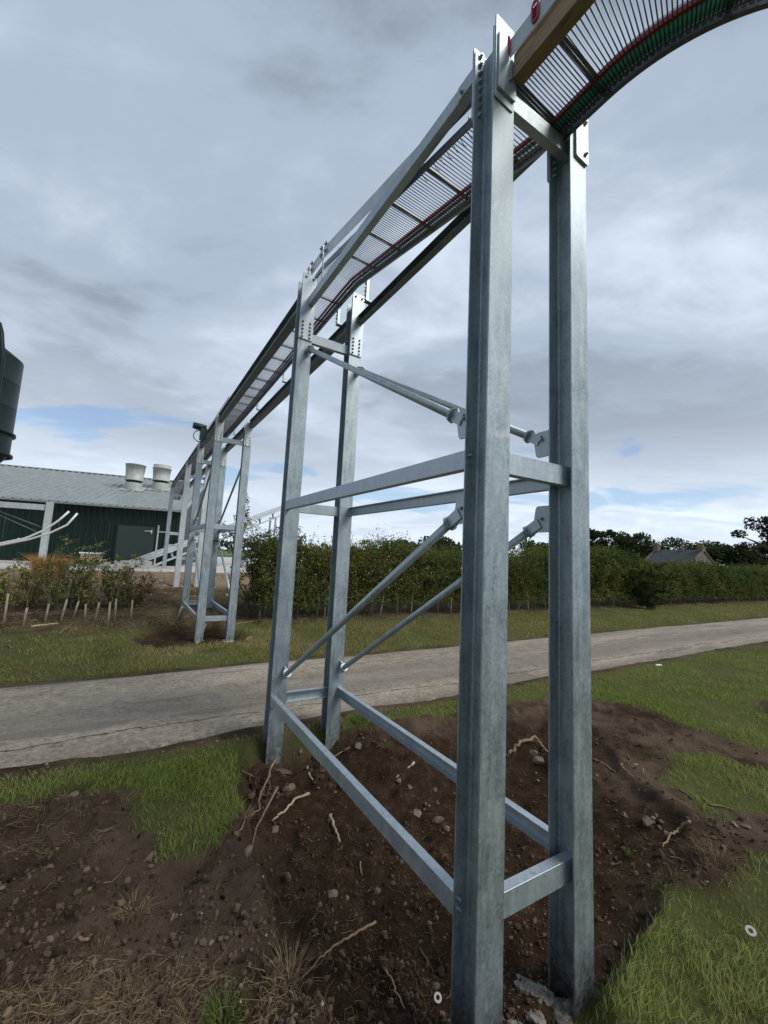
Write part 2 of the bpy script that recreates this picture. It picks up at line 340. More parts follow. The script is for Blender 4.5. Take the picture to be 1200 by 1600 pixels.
# ------------------------------------------------------------------ mesh helpers
def mesh_np(name, V, F, material, tint=None, smooth=False, attr='tint'):
    V = np.asarray(V, np.float32); F = np.asarray(F, np.int32); k = F.shape[1]
    me = bpy.data.meshes.new(name)
    me.vertices.add(len(V)); me.vertices.foreach_set('co', V.ravel())
    me.loops.add(F.size); me.loops.foreach_set('vertex_index', F.ravel())
    me.polygons.add(len(F)); me.polygons.foreach_set('loop_start', np.arange(0, F.size, k, dtype=np.int32))
    me.polygons.foreach_set('use_smooth', np.full(len(F), smooth))
    me.update(calc_edges=True)
    if tint is not None:
        a = me.attributes.new(attr, 'FLOAT_COLOR', 'POINT')
        a.data.foreach_set('color', np.concatenate([tint, np.ones((len(tint), 1))], 1).astype(np.float32).ravel())
    me.materials.append(material); return me
class MB:
    def __init__(s): s.v = []; s.f = []; s.sm = []
    def add(s, V, F, smooth=False):
        o = len(s.v); s.v.extend([tuple(map(float, q)) for q in V])
        for f in F: s.f.append(tuple(o + i for i in f)); s.sm.append(smooth)
        return s
    def box(s, c, a, b_, d):
        c, a, b_, d = map(np.asarray, (c, a, b_, d))
        V = [c + i * a + j * b_ + k * d for i in (-1, 1) for j in (-1, 1) for k in (-1, 1)]
        return s.add(V, [(0, 1, 3, 2), (4, 6, 7, 5), (0, 4, 5, 1), (2, 3, 7, 6), (0, 2, 6, 4), (1, 5, 7, 3)])
    def prism(s, prof, o, a, b_, d, caps=True):
        o, a, b_, d = map(np.asarray, (o, a, b_, d)); n = len(prof)
        V = [o + a * p + b_ * q for p, q in prof]; V += [w + d for w in V]
        F = [(i, (i + 1) % n, n + (i + 1) % n, n + i) for i in range(n)]
        if caps: F += [tuple(range(n - 1, -1, -1)), tuple(range(n, 2 * n))]
        return s.add(V, F)
    def tube(s, pts, r, n=8, caps=True, smooth=True):
        pts = [np.asarray(p, float) for p in pts]; m_ = len(pts)
        rr = r if hasattr(r, '__len__') else [r] * m_
        V = []; prev = None
        for i, p in enumerate(pts):
            tn = pts[min(i + 1, m_ - 1)] - pts[max(i - 1, 0)]; tn = tn / (np.linalg.norm(tn) + 1e-9)
            if prev is None:
                h = np.array([0, 0, 1.0]) if abs(tn[2]) < 0.9 else np.array([1.0, 0, 0])
                x = np.cross(tn, h)
            else: x = prev - tn * (prev @ tn)
            x = x / (np.linalg.norm(x) + 1e-9); prev = x; y = np.cross(tn, x)
            for k in range(n):
                a = 2 * math.pi * k / n; V.append(p + rr[i] * (x * math.cos(a) + y * math.sin(a)))
        F = [(i * n + k, i * n + (k + 1) % n, (i + 1) * n + (k + 1) % n, (i + 1) * n + k) for i in range(m_ - 1) for k in range(n)]
        s.add(V, F, smooth)
        if caps:
            o = len(s.v) - m_ * n
            s.f.append(tuple(o + k for k in range(n - 1, -1, -1))); s.sm.append(False)
            s.f.append(tuple(o + (m_ - 1) * n + k for k in range(n))); s.sm.append(False)
        return s
    def lathe(s, prof, c, n=24, ax=(1, 0, 0), ay=(0, 1, 0), az=(0, 0, 1), smooth=True):
        c, ax, ay, az = map(lambda q: np.asarray(q, float), (c, ax, ay, az))
        V = [c + az * z + r * (ax * math.cos(2 * math.pi * k / n) + ay * math.sin(2 * math.pi * k / n)) for r, z in prof for k in range(n)]
        F = [(i * n + k, i * n + (k + 1) % n, (i + 1) * n + (k + 1) % n, (i + 1) * n + k) for i in range(len(prof) - 1) for k in range(n)]
        return s.add(V, F, smooth)
    def mesh(s, name, material, org=(0, 0, 0)):
        me = bpy.data.meshes.new(name)
        o = np.asarray(org, float)
        me.from_pydata([tuple(np.array(v) - o) for v in s.v], [], s.f)
        me.polygons.foreach_set('use_smooth', s.sm); me.update(); me.materials.append(material); return me
    def build(s, name, material, parent=None, org=None):
        if org is None: org = ORG[parent.name] if parent is not None else (0, 0, 0)
        return link(name, s.mesh(name, material, org), parent, None if parent is not None else org)
ORG = {}
def link(name, me, parent=None, loc=None):
    o = bpy.data.objects.new(name, me); COL.objects.link(o)
    if parent is not None: o.parent = parent; ORG[o.name] = ORG[parent.name]
    if loc is not None:
        o.location = tuple(loc)
        if parent is None: ORG[o.name] = np.asarray(loc, float)
    return o
def inst(name, me, parent, pos, a, b_, d):
    """an object sharing mesh data, its axes along a, b, d (world; things are never rotated)"""
    o = bpy.data.objects.new(name, me); COL.objects.link(o); o.parent = parent
    q = np.asarray(pos) - ORG[parent.name]; ORG[o.name] = ORG[parent.name]
    mm = Matrix.Identity(4)
    for i in range(3): mm[i][0] = a[i]; mm[i][1] = b_[i]; mm[i][2] = d[i]; mm[i][3] = q[i]
    o.matrix_local = mm; return o
def tag(o, label=None, cat=None, group=None, kind=None):
    if label: o['label'] = label
    if cat: o['category'] = cat
    if group: o['group'] = group
    if kind: o['kind'] = kind
    return o
def thing(name, loc, label, cat, group=None):
    o = bpy.data.objects.new(name, None); COL.objects.link(o); o.location = tuple(loc); o.empty_display_size = 0.1
    ORG[o.name] = np.asarray(loc, float); return tag(o, label, cat, group)
def bevel(o, w, seg=1):
    md = o.modifiers.new('bevel', 'BEVEL'); md.width = w; md.segments = seg; md.limit_method = 'ANGLE'; return o
ZV = np.array([0, 0, 1.0])

# ------------------------------------------------------------------ ground sheet
def axis(lo, hi, a, b_, step, far, g=1.07):
    core = list(np.arange(a, b_, step)); out = core[:]
    x, s = core[-1], step
    while x < hi:
        s = min(s * g, far); x += s; out.append(x)
    x, s = core[0], step; left = []
    while x > lo:
        s = min(s * g, far); x -= s; left.append(x)
    return np.array(left[::-1] + out)
gx = axis(-2500, 2500, -3.0, 3.4, 0.024, 400); gy = axis(-1500, 3500, 0.35, 5.0, 0.024, 400)
GX, GY = np.meshgrid(gx, gy)
fx, fy = GX.ravel(), GY.ravel()
FZ = zg(fx, fy)
soil, pitd, holed = masks(fx, fy)
ge, gn = en(fx, fy)
wb = (fbm(fx * 0.8, fy * 0.8, 4, 51) - 0.5) * 2
soilF = np.maximum(soil, sst(10.4, 10.9, gn + wb * 0.7) * (1 - sst(14.0, 14.8, gn + wb * 0.5)) * (ge < 4) * (0.55 + 0.45 * sst(-0.2, 0.2, wb)))
edge_dirt = sst(N0 - 0.22, N0 - 0.02, gn + wb * 0.12) * (gn < N0 + .3) * 0.9
soilF = np.maximum(soilF, np.maximum(edge_dirt, (1 - sst(N1 + 0.0, N1 + 0.22, gn + wb * .12)) * (gn > N1 - .3) * 0.75) * (gn < 9))
soilF = np.maximum(soilF, sst(9.35, 9.7, gn) * (1 - sst(10.9, 11.4, gn)) * 0.75)
track = sst(13.6, 14.4, gn + wb * 0.6) * (1 - sst(17.0, 17.4, gn)) * (ge < 12)
pit_mask = np.clip(sst(-0.1, 0.4, pitd) + sst(-.05, .15, holed), 0, 1)  # rises inside pit and hole, where the darker soil tone goes
nx_, ny_ = len(gx), len(gy)
ii = np.arange(nx_ * ny_).reshape(ny_, nx_)
GF = np.stack([ii[:-1, :-1].ravel(), ii[:-1, 1:].ravel(), ii[1:, 1:].ravel(), ii[1:, :-1].ravel()], 1)
me = mesh_np('ground', np.stack([fx, fy, FZ], 1), GF, M['ground'], np.stack([soilF, track, pit_mask], 1), True, 'mask')
tag(link('ground', me), kind='structure')
# road strip
es = np.concatenate([np.arange(-60, -10, 1.0), np.arange(-10, 22, 0.1), np.arange(22, 260, 2.0)])
ra, rb = road_edges(es)
rv = []; K = 13
for k in range(K):
    w = k / (K - 1); nn = ra * (1 - w) + rb * w
    zz = 0.006 + 0.03 * (1 - (2 * w - 1) ** 2) - 0.03 * (k in (0, K - 1))
    rv.append(np.stack([es, nn, np.full_like(es, zz) + 0.012 * (fbm(es * 1.2, nn * 1.2, 3, 61) - .5)], 1))
rv = np.stack(rv, 1).reshape(-1, 3); jj = np.arange(len(es) * K).reshape(len(es), K)
rf = np.stack([jj[:-1, :-1].ravel(), jj[1:, :-1].ravel(), jj[1:, 1:].ravel(), jj[:-1, 1:].ravel()], 1)
ro = tag(link('road', mesh_np('road', rv, rf, M['road'], None, True)), kind='structure')
ro.rotation_euler.z = math.atan2(EY, EX)
# concrete yard pad and the crop field past it
def slab(name, e0, e1, n0, n1, z0, z1, m_):
    a = [xy(e0, n0), xy(e1, n0), xy(e1, n1), xy(e0, n1)]
    V = [(q[0], q[1], z0) for q in a] + [(q[0], q[1], z1) for q in a]
    o = MB().add(V, [(4, 5, 6, 7), (0, 1, 5, 4), (1, 2, 6, 5), (2, 3, 7, 6), (3, 0, 4, 7)]).build(name, m_)
    return tag(o, kind='structure')
slab('yard_pad', -22, 40, 17.3, 52, 0.5, 0.80, M['slab'])
slab('crop_field', -400, 500, 60, 150, 0.6, 0.9, M['field'])

# ------------------------------------------------------------------ steelwork
TH = -0.5657
U = np.array([math.sin(TH), math.cos(TH), 0]); V_ = np.array([math.cos(TH), -math.sin(TH), 0])
A0 = np.array([0.4572, 1.7625, 0.0])
WID, SPAN, FL, DEP, HZ = 0.581, 2.628, 0.152, 0.1334, 1.75
def W(s, l, z): return A0 + U * s + V_ * l + ZV * z        # along the line, across it, world height
def hprof():
    D, B, tf, tw, r = DEP / 2, FL / 2, 0.0078, 0.0036, 0.009; c = 0.0015
    q = [(-D, -B + c), (-D + c, -B), (-D + tf, -B), (-D + tf, -tw - r), (-D + tf + r * .3, -tw - r * .3), (-D + tf + r, -tw),
         (D - tf - r, -tw), (D - tf - r * .3, -tw - r * .3), (D - tf, -tw - r), (D - tf, -B), (D - c, -B), (D, -B + c)]
    return q + [(a, -b_) for a, b_ in q[::-1]]
HP = hprof()
def cprof(h, w, t=0.006):
    c = 0.0012                                               # channel: web at y=0, flanges to y=w, x is height (0..h)
    return [(c, 0), (h - c, 0), (h, c), (h, w), (h - t, w), (h - t - .004, t + .004), (t + .004, t + .004), (t, w), (0, w), (0, c)]
def iprof(h, w, t=0.009, tw=0.004):
    B = w / 2                                               # I section: x is height, y across
    q = [(0, -B), (t, -B), (t, -tw), (h - t, -tw), (h - t, -B), (h, -B)]
    return q + [(a, -b_) for a, b_ in q[::-1]]
def bolt_mesh():
    mb = MB()
    mb.tube([(0, 0, 0), (0, 0, 0.0025)], 0.0145, 10, smooth=False)
    mb.tube([(0, 0, 0.0025), (0, 0, 0.013)], 0.0105, 6, smooth=False)
    mb.tube([(0, 0, 0.013), (0, 0, 0.019)], 0.006, 6, smooth=False)
    return mb.mesh('bolt', M['bolt'])
BOLT = bolt_mesh()
def bolts(parent, pos, d):
    d = np.asarray(d, float); a = np.cross(d, ZV); a /= np.linalg.norm(a); b_ = np.cross(d, a)
    for p in pos:
        an = random.uniform(0, 1); aa = a * math.cos(an) + b_ * math.sin(an); bb = np.cross(d, aa)
        inst('bolt', BOLT, parent, p, aa, bb, d)
def plate(parent, c, hs, hl, hz, name='plate', m_='galv_bar', cut=0.008):
    """thin plate centred at (s,l,z) with half sizes along the three axes"""
    mb = MB()
    dims = [hs, hl, hz]; th = int(np.argmin(dims)); ax = [U, V_, ZV]
    o1, o2 = [i for i in range(3) if i != th]
    p, q = dims[o1], dims[o2]; k = min(cut, p * .3, q * .3)
    prof = [(-p, -q + k), (-p + k, -q), (p - k, -q), (p, -q + k), (p, q - k), (p - k, q), (-p + k, q), (-p, q - k)]
    mb.prism(prof, W(*c) - ax[th] * dims[th], ax[o1], ax[o2], ax[th] * 2 * dims[th])
    return mb.build(name, M[m_], parent)
def post(parent, s, l, z0, z1, m_='galv'):
    return MB().prism(HP, W(s, l, z0), U, V_, ZV * (z1 - z0)).build('post', M[m_], parent)
def channel(parent, s0, l0, s1, l1, z, h, w, side, name='cross_bar', m_='galv_bar'):
    """channel laid from (s0,l0) to (s1,l1), top at z; flanges point to `side` (a unit vector)"""
    p0, p1 = W(s0, l0, z - h), W(s1, l1, z - h)
    return MB().prism(cprof(h, w), p0, ZV, np.asarray(side), p1 - p0).build(name, M[m_], parent)
def brace(parent, p0, p1, r=0.0235):
    p0, p1 = np.asarray(p0), np.asarray(p1); d = (p1 - p0) / np.linalg.norm(p1 - p0)
    o = MB().tube([p0 + d * .03, p1 - d * .03], r, 18).build('brace_tube', M['galv_bar'], parent)
    for p, e in ((p0, d), (p1, -d)):
        fl = MB().tube([p + e * .018, p + e * .032], 0.041, 8, smooth=False).build('tube_flange', M['galv'], o)
        n_ = np.cross(e, V_); n_ /= np.linalg.norm(n_)
        for k in (-1, 1):
            MB().box(p - e * .022 + V_ * k * .0105, e * .042, n_ * .030, V_ * .004).build('fork_plate', M['galv_bar'], o)
    return o
def gusset(parent, s, l, z, sgn, up, ln=.08):
    """cleat welded upright on a flange, sticking out along the line towards the tube end, with two bolts"""
    h = .075 if ln > .1 else .055; zc = z + up * .055
    k = ln - .045
    q = [(0, zc - h), (0, zc + h), (k, zc + h), (k + .012, zc + h - .012), (ln - .02, z + .04), (ln - .02, z - .04), (k + .012, zc - h + .012), (k, zc - h)]
    g_ = MB().prism([(a * sgn, b_) for a, b_ in q], W(s, l - .005, 0), U, ZV, V_ * .01).build('cleat', M['galv_bar'], parent)
    for du, dv in ((.3, -.012), (.62, .014)):
        bolts(g_, [W(s + sgn * ln * du, l - .005, zc + dv - up * .012)], -V_)
        bolts(g_, [W(s + sgn * ln * du, l + .005, zc + dv - up * .012)], V_)
HB = 0.088
def trestle(sA, near, label, tops, bases, group=None, feet=False, name='steel_trestle'):
    """four posts. near=True: the braces meet on the front pair; otherwise on the rear pair"""
    sC = sA + SPAN; so = [-.033, -.033]
    t = thing(name, W(sA + SPAN / 2, WID / 2, bases[0]), label, 'trestle', group)
    P_ = {}
    for k, (s, l) in enumerate(((sA, 0), (sA - .033, WID), (sC, 0), (sC - .033, WID))):
        P_[k] = post(t, s, l, bases[k], tops[k])
        if feet and k < 2:
            f_ = plate(t, (s, l, bases[k] + .008), .13, .12, .010, 'base_plate', 'galv_pale', .004)
    zl, zm = HZ - 1.35, HZ + 0.508
    for z in (zl, zm):
        for l, sd in ((-FL / 2 + .003, V_), (WID + FL / 2 - .003, -V_)):
            b_ = channel(t, sA + DEP / 2 + .002 - (.033 if l > .3 else 0), l, sC - DEP / 2 - .002 - (.033 if l > .3 else 0), l, z, HB, .046, sd)
            li = l + (.022 if l < .3 else -.022)
            off = -.033 if l > .3 else 0
            bolts(P_[0 if l < .3 else 1], [W(sA + off + DEP / 2 - .0078, li, z - q) for q in (.022, .062)], -U)
            bolts(P_[2 if l < .3 else 3], [W(sC + off - DEP / 2 + .0078, li, z - q) for q in (.022, .062)], U)
    for s, zs in ((sA, (zl, zm, HZ + (2.425 if near else 2.335))), (sC, (zl, zm, HZ + 2.335))):
        for z in zs:
            lip = (s == sC and z == zl)
            ss = s - .030 if not lip else s + .02
            channel(t, ss, .006, ss - .033, WID - .006, z, HB + .012, .046, U if not lip else -U)
    # braces
    if near: f0, fd, r0, rd = sA, 1, sC, -1
    else: f0, fd, r0, rd = sC, -1, sA, 1
    for l, sft in ((0.035, 0), (WID + .035, -.033)):
        a = f0 + sft + fd * DEP / 2; c = r0 + sft + rd * DEP / 2
        for za, zc_ in ((HZ + .20, HZ - 1.14), (HZ + .745, HZ + 2.10)):
            zc2 = zc_ - (.06 if l > .3 and zc_ > HZ else 0)
            brace(t, W(a + fd * .185, l, za), W(c + rd * .075, l, zc2))
            up = 1 if za < HZ + .5 else -1
            gusset(t, a, l, za, fd, up, .19); gusset(t, c, l, zc2, rd, 0.0, .08)
    return t, P_
gz = lambda s, l: zat(*W(s, l, 0)[:2])
T1, P1 = trestle(0, True, 'nearest tall galvanised steel trestle standing in the dug soil before the road',
                 [HZ + 2.64, HZ + 2.585, HZ + 2.93, HZ + 2.90], [-.55, -.55, -.45, -.45])
T2, P2 = trestle(7.48, False, 'galvanised steel trestle across the road, its front feet on plates in a small hole',
                 [HZ + 2.72] * 4, [gz(7.48, 0) - .01, gz(7.45, WID) - .01, -.3, -.3], feet=True)
# end plates and their bolts
ZP = HZ
e = plate(T1, (DEP / 2 + .007, 0, ZP + 2.46), .006, FL / 2, .215, 'end_plate')
bolts(e, [W(DEP / 2 - .0078, l, ZP + z) for l in (-.042, .042) for z in np.linspace(2.28, 2.63, 8)], -U)
e = plate(T1, (DEP / 2 + .007 - .033, WID, ZP + 2.44), .006, FL / 2, .215, 'end_plate')
bolts(e, [W(DEP / 2 - .033 - .0078, WID + l, ZP + z) for l in (-.042, .042) for z in np.linspace(2.26, 2.56, 8)], -U)
e = plate(T1, (-DEP / 2 - .004, -.004, ZP + 2.47), .0035, .066, .235, 'tall_plate', 'galv')
e = plate(T1, (-DEP / 2 - .014, 0.004, ZP + 2.445), .006, .062, .16, 'joint_plate', 'galv_bar')
bolts(e, [W(-DEP / 2 - .020, .018, ZP + z) for z in (2.375, 2.53)], -U)
e = plate(T1, (-DEP / 2 - .008 - .033, WID + .02, ZP + 2.45), .007, .058, .17, 'joint_plate', 'galv_bar')
bolts(e, [W(-DEP / 2 - .048, WID + .045, ZP + z) for z in (2.33, 2.53)], -U)
e = plate(T1, (-DEP / 2 - .033 + .002, WID + .05, ZP + 2.66), .004, .026, .1, 'tall_plate', 'galv')
for T_, s0 in ((T1, SPAN), (T2, 7.48), (T2, 7.48 + SPAN)):
    hi = 2.96 if T_ is T1 else 2.74
    for l, sf in ((0, 0), (WID, -.033)):
        e = plate(T_, (s0 + sf - DEP / 2 - .007, l, ZP + (2.225 + hi) / 2), .006, FL / 2, (hi - 2.225) / 2, 'end_plate', 'galv_pale' if T_ is T2 else 'galv_bar')
        bolts(e, [W(s0 + sf - DEP / 2 - .013, l + dl, ZP + z) for dl in (-.04, .04) for z in np.linspace(2.25, 2.415, 5 if T_ is T1 else 4)], -U)
        if T_ is T1:
            bolts(e, [W(s0 + sf - DEP / 2 - .013, l + dl, ZP + 2.92) for dl in (-.04, .04)], -U)
            bolts(P1[2 if l == 0 else 3], [W(s0 + sf + DEP / 2 - .0078, l - .045, ZP + z) for z in np.linspace(2.3, 2.8, 5)], -U)
# plainer bents nearer the shed
def bent(s, label, base, m_, bars, top=HZ + 2.7):
    t = thing('steel_bent', W(s, WID / 2, base), label, 'trestle')
    for l in (0, WID): post(t, s, l, base - .1, top, m_)
    for z in bars: channel(t, s, .006, s, WID - .006, z, .09, .046, U)
    return t
bent(12.65, 'pale two-legged steel bent on the soil bank behind the four-legged trestle', gz(12.65, 0), 'galv_pale', (HZ + 2.3, HZ - .3))
t5 = bent(18.3, 'farthest steel bent by the end of the dark green shed wall', 0.8, 'galv', (HZ + 2.3, HZ + .6, HZ + .1))
for l, dz in ((-.35, 2.0), (WID + .3, 1.9)):
    MB().box(W(18.6, l, (0.8 + HZ + .9) / 2), U * .03, V_ * .03, ZV * (HZ + .9 - .8) / 2).build('strut', M['galv_pale'], t5)
MB().box(W(18.6, .1, HZ + .62), U * .02, V_ * .47, ZV * .03).build('strut_bar', M['galv_pale'], t5)

# longitudinal beams, one thing per span
def beam(s0, s1, l, kind, label, m_='galv'):
    zb, h, w, dl = {'C': (HZ + 2.61, .095, .055, .0275), 'J': (HZ + 2.61, .095, .060, .03), 'I': (HZ + 2.64, .155, .10, 0 if l < .3 else .045)}[kind]
    t = thing('support_beam', W(s0, l, zb), label, 'beam', 'beams carrying the conveyor')
    if kind in 'CJ':
        mi = 1 if kind == 'C' else -1                            # channel: plain web to the left for C, open to the left for J
        q = [(0, .002), (.002, 0), (h - .002, 0), (h, .002), (h, w), (h - .008, w), (h - .010, .008), (.010, .008), (.008, w), (0, w)]
        MB().prism(q, W(s0, l + dl - mi * w / 2, zb), ZV, V_ * mi, U * (s1 - s0)).build('web_and_flanges', M[m_], t)
    else: MB().prism(iprof(h, w), W(s0, l + dl, zb), ZV, V_, U * (s1 - s0)).build('web_and_flanges', M[m_], t)
    for s in (s0 + .0045, s1 - .0045):
        MB().box(W(s, l + dl, zb + h / 2), U * .0035, V_ * (w / 2 - .010), ZV * (h / 2 - .012)).build('stiffener', M[m_], t)
    return t
g_ = DEP / 2 + .015
bm = beam(g_, SPAN - g_, 0, 'C', 'left beam of the nearest span, plain face outward', 'galv_bar')
e = plate(bm, (.17, -.004, HZ + 2.655), .10, .003, .045, 'splice_plate', 'galv_bar'); bolts(e, [W(.17 + a, -.007, HZ + 2.655 + b_) for a, b_ in ((-.06, .022), (.06, -.022))], -V_)
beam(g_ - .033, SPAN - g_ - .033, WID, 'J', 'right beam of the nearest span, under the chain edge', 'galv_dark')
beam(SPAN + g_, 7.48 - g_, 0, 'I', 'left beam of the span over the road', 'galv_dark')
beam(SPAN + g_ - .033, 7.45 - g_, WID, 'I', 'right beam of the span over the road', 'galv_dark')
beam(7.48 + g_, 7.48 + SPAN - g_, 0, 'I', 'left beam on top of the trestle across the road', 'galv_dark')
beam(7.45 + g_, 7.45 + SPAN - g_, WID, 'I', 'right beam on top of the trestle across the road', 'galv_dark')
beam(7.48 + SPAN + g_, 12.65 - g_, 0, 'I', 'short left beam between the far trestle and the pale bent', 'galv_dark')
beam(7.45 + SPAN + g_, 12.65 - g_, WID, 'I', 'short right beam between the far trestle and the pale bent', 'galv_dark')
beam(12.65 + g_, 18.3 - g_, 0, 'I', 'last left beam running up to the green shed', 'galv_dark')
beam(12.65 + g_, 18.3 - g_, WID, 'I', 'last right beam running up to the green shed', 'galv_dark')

# ------------------------------------------------------------------ rod conveyor
def zr(s): return HZ + float(np.interp(s, [-.5, 2.42, 2.9, 7, 17.5, 20.5], [2.345, 2.985, 2.985, 2.90, 2.84, 2.2]))
LL, LR = 0.085, 0.475
cv = thing('rod_conveyor', W(0.2, .28, zr(.2)), 'straight rod conveyor running on the beams from the near trestle to the shed', 'conveyor')
ROD = MB().tube([(0, 0, 0), (LR - LL + .03, 0, 0)], 0.0031, 6).mesh('rod', M['rod'])
ss = np.arange(0.02, 20.2, 0.0255); nrod = 0; far = MB()
for s in ss:
    p = W(s, LL - .015, zr(s))
    if nrod < 240: inst('rod', ROD, cv, p, V_, U, np.cross(V_, U))
    else: far.tube([p, p + V_ * (LR - LL + .03)], .0036, 4, caps=False)
    nrod += 1
o = far.build('rod', M['rod'], cv); o['kind'] = 'stuff'
# hanging wire ends under the rods near the beam
# side boards in lengths, right-hand rail, chains, red wear strips
def path_strip(mb, s0, s1, l, z0, z1, th, step=.4):
    n = max(1, int(round((s1 - s0) / step)))
    for i in range(n):
        a, b_ = s0 + (s1 - s0) * i / n, s0 + (s1 - s0) * (i + 1) / n
        pa, pb = W(a, l, zr(a)), W(b_, l, zr(b_))
        V = []
        for p in (pa, pb):
            for q, zq in ((-th, z0), (th, z0), (th, z1), (-th, z1)): V.append(p + V_ * q + ZV * zq)
        F = [(0, 1, 5, 4), (1, 2, 6, 5), (2, 3, 7, 6), (3, 0, 4, 7)]
        if i == 0: F.append((3, 2, 1, 0))
        if i == n - 1: F.append((4, 5, 6, 7))
        mb.add(V, F)
    return mb
cuts = [0.05, 2.38, 2.72, 4.6, 7.0, 9.4, 11.8, 14.2, 16.6, 19.8]
for i in range(len(cuts) - 1):
    for l in (LL - .02, LR + .05):
        if l < .2 and cuts[i] in (2.72, 4.6): continue            # no side board over the road
        lo, hi_ = (.085, .215) if l < .2 else (.03, .14)
        path_strip(MB(), cuts[i] + .004, cuts[i + 1] - .004, l, lo, hi_, .0016).build('side_board', M['board'], cv)
for s in (2.30, 2.42, 2.68, 2.78):
    for k in (.0,):
        pl = MB().box(W(s, LL - .0245, zr(s) + .18), U * .03, V_ * .002, ZV * .062).build('joint_strap', M['galv_pale'], cv)
        bolts(pl, [W(s + a, LL - .0265, zr(s) + .18 + b_) for a in (-.015, .015) for b_ in (-.04, .04)], -V_)
for l in (LL, LR):
    path_strip(MB(), 0.0, 20.2, l, -.012, .004, .006, .2).build('rod_chain_plate', M['chain'], cv)
path_strip(MB(), 0.0, 20.2, LR + .036, -.022, .03, .0025, .2).build('edge_rail', M['galv'], cv)
path_strip(MB(), 0.0, 20.2, LR + .032, -.024, -.022, .006, .2).build('rail_flange', M['galv_bar'], cv)
path_strip(MB(), 0.0, 20.2, LL - .012, -.028, .03, .0025, .2).build('edge_rail', M['rod'], cv)
path_strip(MB(), 0.0, 20.2, LR - .062, .006, .030, .008, .2).build('wear_strip', M['red'], cv)
path_strip(MB(), 0.0, 20.2, LR - .030, .006, .012, .013, .2).build('slide_rail', M['galv'], cv)
chain = MB()
for s in np.arange(0.02, 9.0, 0.031):
    p = W(s, LR + .012, zr(s))
    chain.box(p + ZV * .0, U * .017, V_ * .0025, ZV * .008).box(p + V_ * .009 + ZV * .0, U * .011, V_ * .0025, ZV * .011)
    chain.tube([p - V_ * .008 + U * .012, p + V_ * .016 + U * .012], .005, 6)
o = chain.build('chain_link', M['chain'], cv); o['kind'] = 'stuff'
for s in [-.05, .26, .69] + [1.14 + .44 * i for i in range(43)]:
    zz = zr(s) + .045
    if abs(s - 2.46) < .1: continue
    MB().box(W(s, (LL + LR) / 2 + .01, zz - .012), U * .015, V_ * ((LR - LL) / 2 + .02), ZV * .006).box(W(s, (LL + LR) / 2 + .01, zz), U * .004, V_ * ((LR - LL) / 2 + .02), ZV * .014).build('cross_member', M['galv_dark'], cv)
for s in (0.84, 2.26, 2.62 + .35, 5.0, 6.6, 8.7, 9.6, 11.3, 14, 16):
    l = WID + .03
    z1_ = zr(s) + .02; z0_ = HZ + (2.706 if s < 2.6 else 2.796)
    h_ = MB().prism([(-.017, 0), (.017, 0), (.017, .004), (-.013, .004), (-.013, .03), (-.017, .03)], W(s, l - .085, z0_ - .0), U, V_, ZV * (z1_ - z0_)).build('hanger', M['galv_bar'], cv)
    MB().box(W(s, l - .03, z0_ + .006), U * .03, V_ * .06, ZV * .004).build('hanger_foot', M['galv_bar'], cv)
    for k in range(min(5, max(1, int((z1_ - z0_ - .02) / .045)))): bolts(h_, [W(s, l - .085, z0_ + .03 + k * .045)], -V_)
    MB().box(W(s, -.0 + .02, (z1_ + z0_) / 2 + .003), U * .015, V_ * .003, ZV * max(.02, (z1_ - z0_) / 2)).build('hanger', M['galv_bar'], cv)
# wire loops where the near rods end
for s in np.arange(.1, .75, .062):
    p = W(s, LL + .01, zr(s) - .004)
    MB().tube([p, p + V_ * .02 + U * .004 - ZV * .014, p + V_ * .045 + U * .012 - ZV * .012, p + V_ * .06 + U * .012], .0022, 5).build('wire_clip', M['black'], cv)

# the bend: turns right past the near posts
cc = thing('curved_conveyor', W(-.3, .28, zr(0) + .0), 'curved rod conveyor bending overhead from the near trestle with green and red edge', 'conveyor')
A_S, RC = -0.30, 0.86
LC = LR + .05 + RC                                          # centre of the turn, across the line
ZC = zr(0.0) - .015
def turn(d, l, z=0.0):
    """point d metres (along the inner edge) into the bend; l = 0 outer .. measured as lateral like the straight"""
    if d < -A_S: return W(-d, l, ZC + z), V_, -U
    th = (d + A_S) / RC; rad = LC - l
    dirr = -V_ * math.cos(th) - U * math.sin(th)
    return W(A_S, LC, ZC + z) + dirr * rad, -dirr, (V_ * math.sin(th) - U * math.cos(th))
def bend_strip(mb, d0, d1, l, z0, z1, th, n=40):
    prev = None
    for i in range(n + 1):
        d = d0 + (d1 - d0) * i / n; V = []
        for q, zq in ((-th, z0), (th, z0), (th, z1), (-th, z1)):
            V.append(turn(d, l + q, zq)[0])
        o = len(mb.v); mb.v.extend([tuple(map(float, v)) for v in V])
        if prev is not None:
            for a in range(4): mb.f.append((prev + a, prev + (a + 1) % 4, o + (a + 1) % 4, o + a)); mb.sm.append(False)
        prev = o
    mb.f.append((0, 1, 2, 3)); mb.sm.append(False); mb.f.append((prev + 3, prev + 2, prev + 1, prev)); mb.sm.append(False)
    return mb
DM = 1.75
d = 0.0
while d < DM:
    p, ax, tn = turn(d, LL - .015); inst('rod', ROD, cc, p, ax, tn, np.cross(ax, tn)); d += 0.0165 if d < .3 else .0150
bend_strip(MB(), 0, DM, LR - .058, .008, .034, .008).build('wear_strip', M['red'], cc)
bend_strip(MB(), 0, DM, LR - .018, .006, .013, .030).build('slide_rail', M['green_rail'], cc)
bend_strip(MB(), 0, DM, LR - .006, .012, .05, .003).build('guide_web', M['green_rail'], cc)
bend_strip(MB(), 0, DM, LR + .045, -.03, .05, .003).build('edge_rail', M['rod'], cc)
bend_strip(MB(), 0, DM, LR + .036, -.033, -.0305, .009).build('rail_flange', M['rod'], cc)
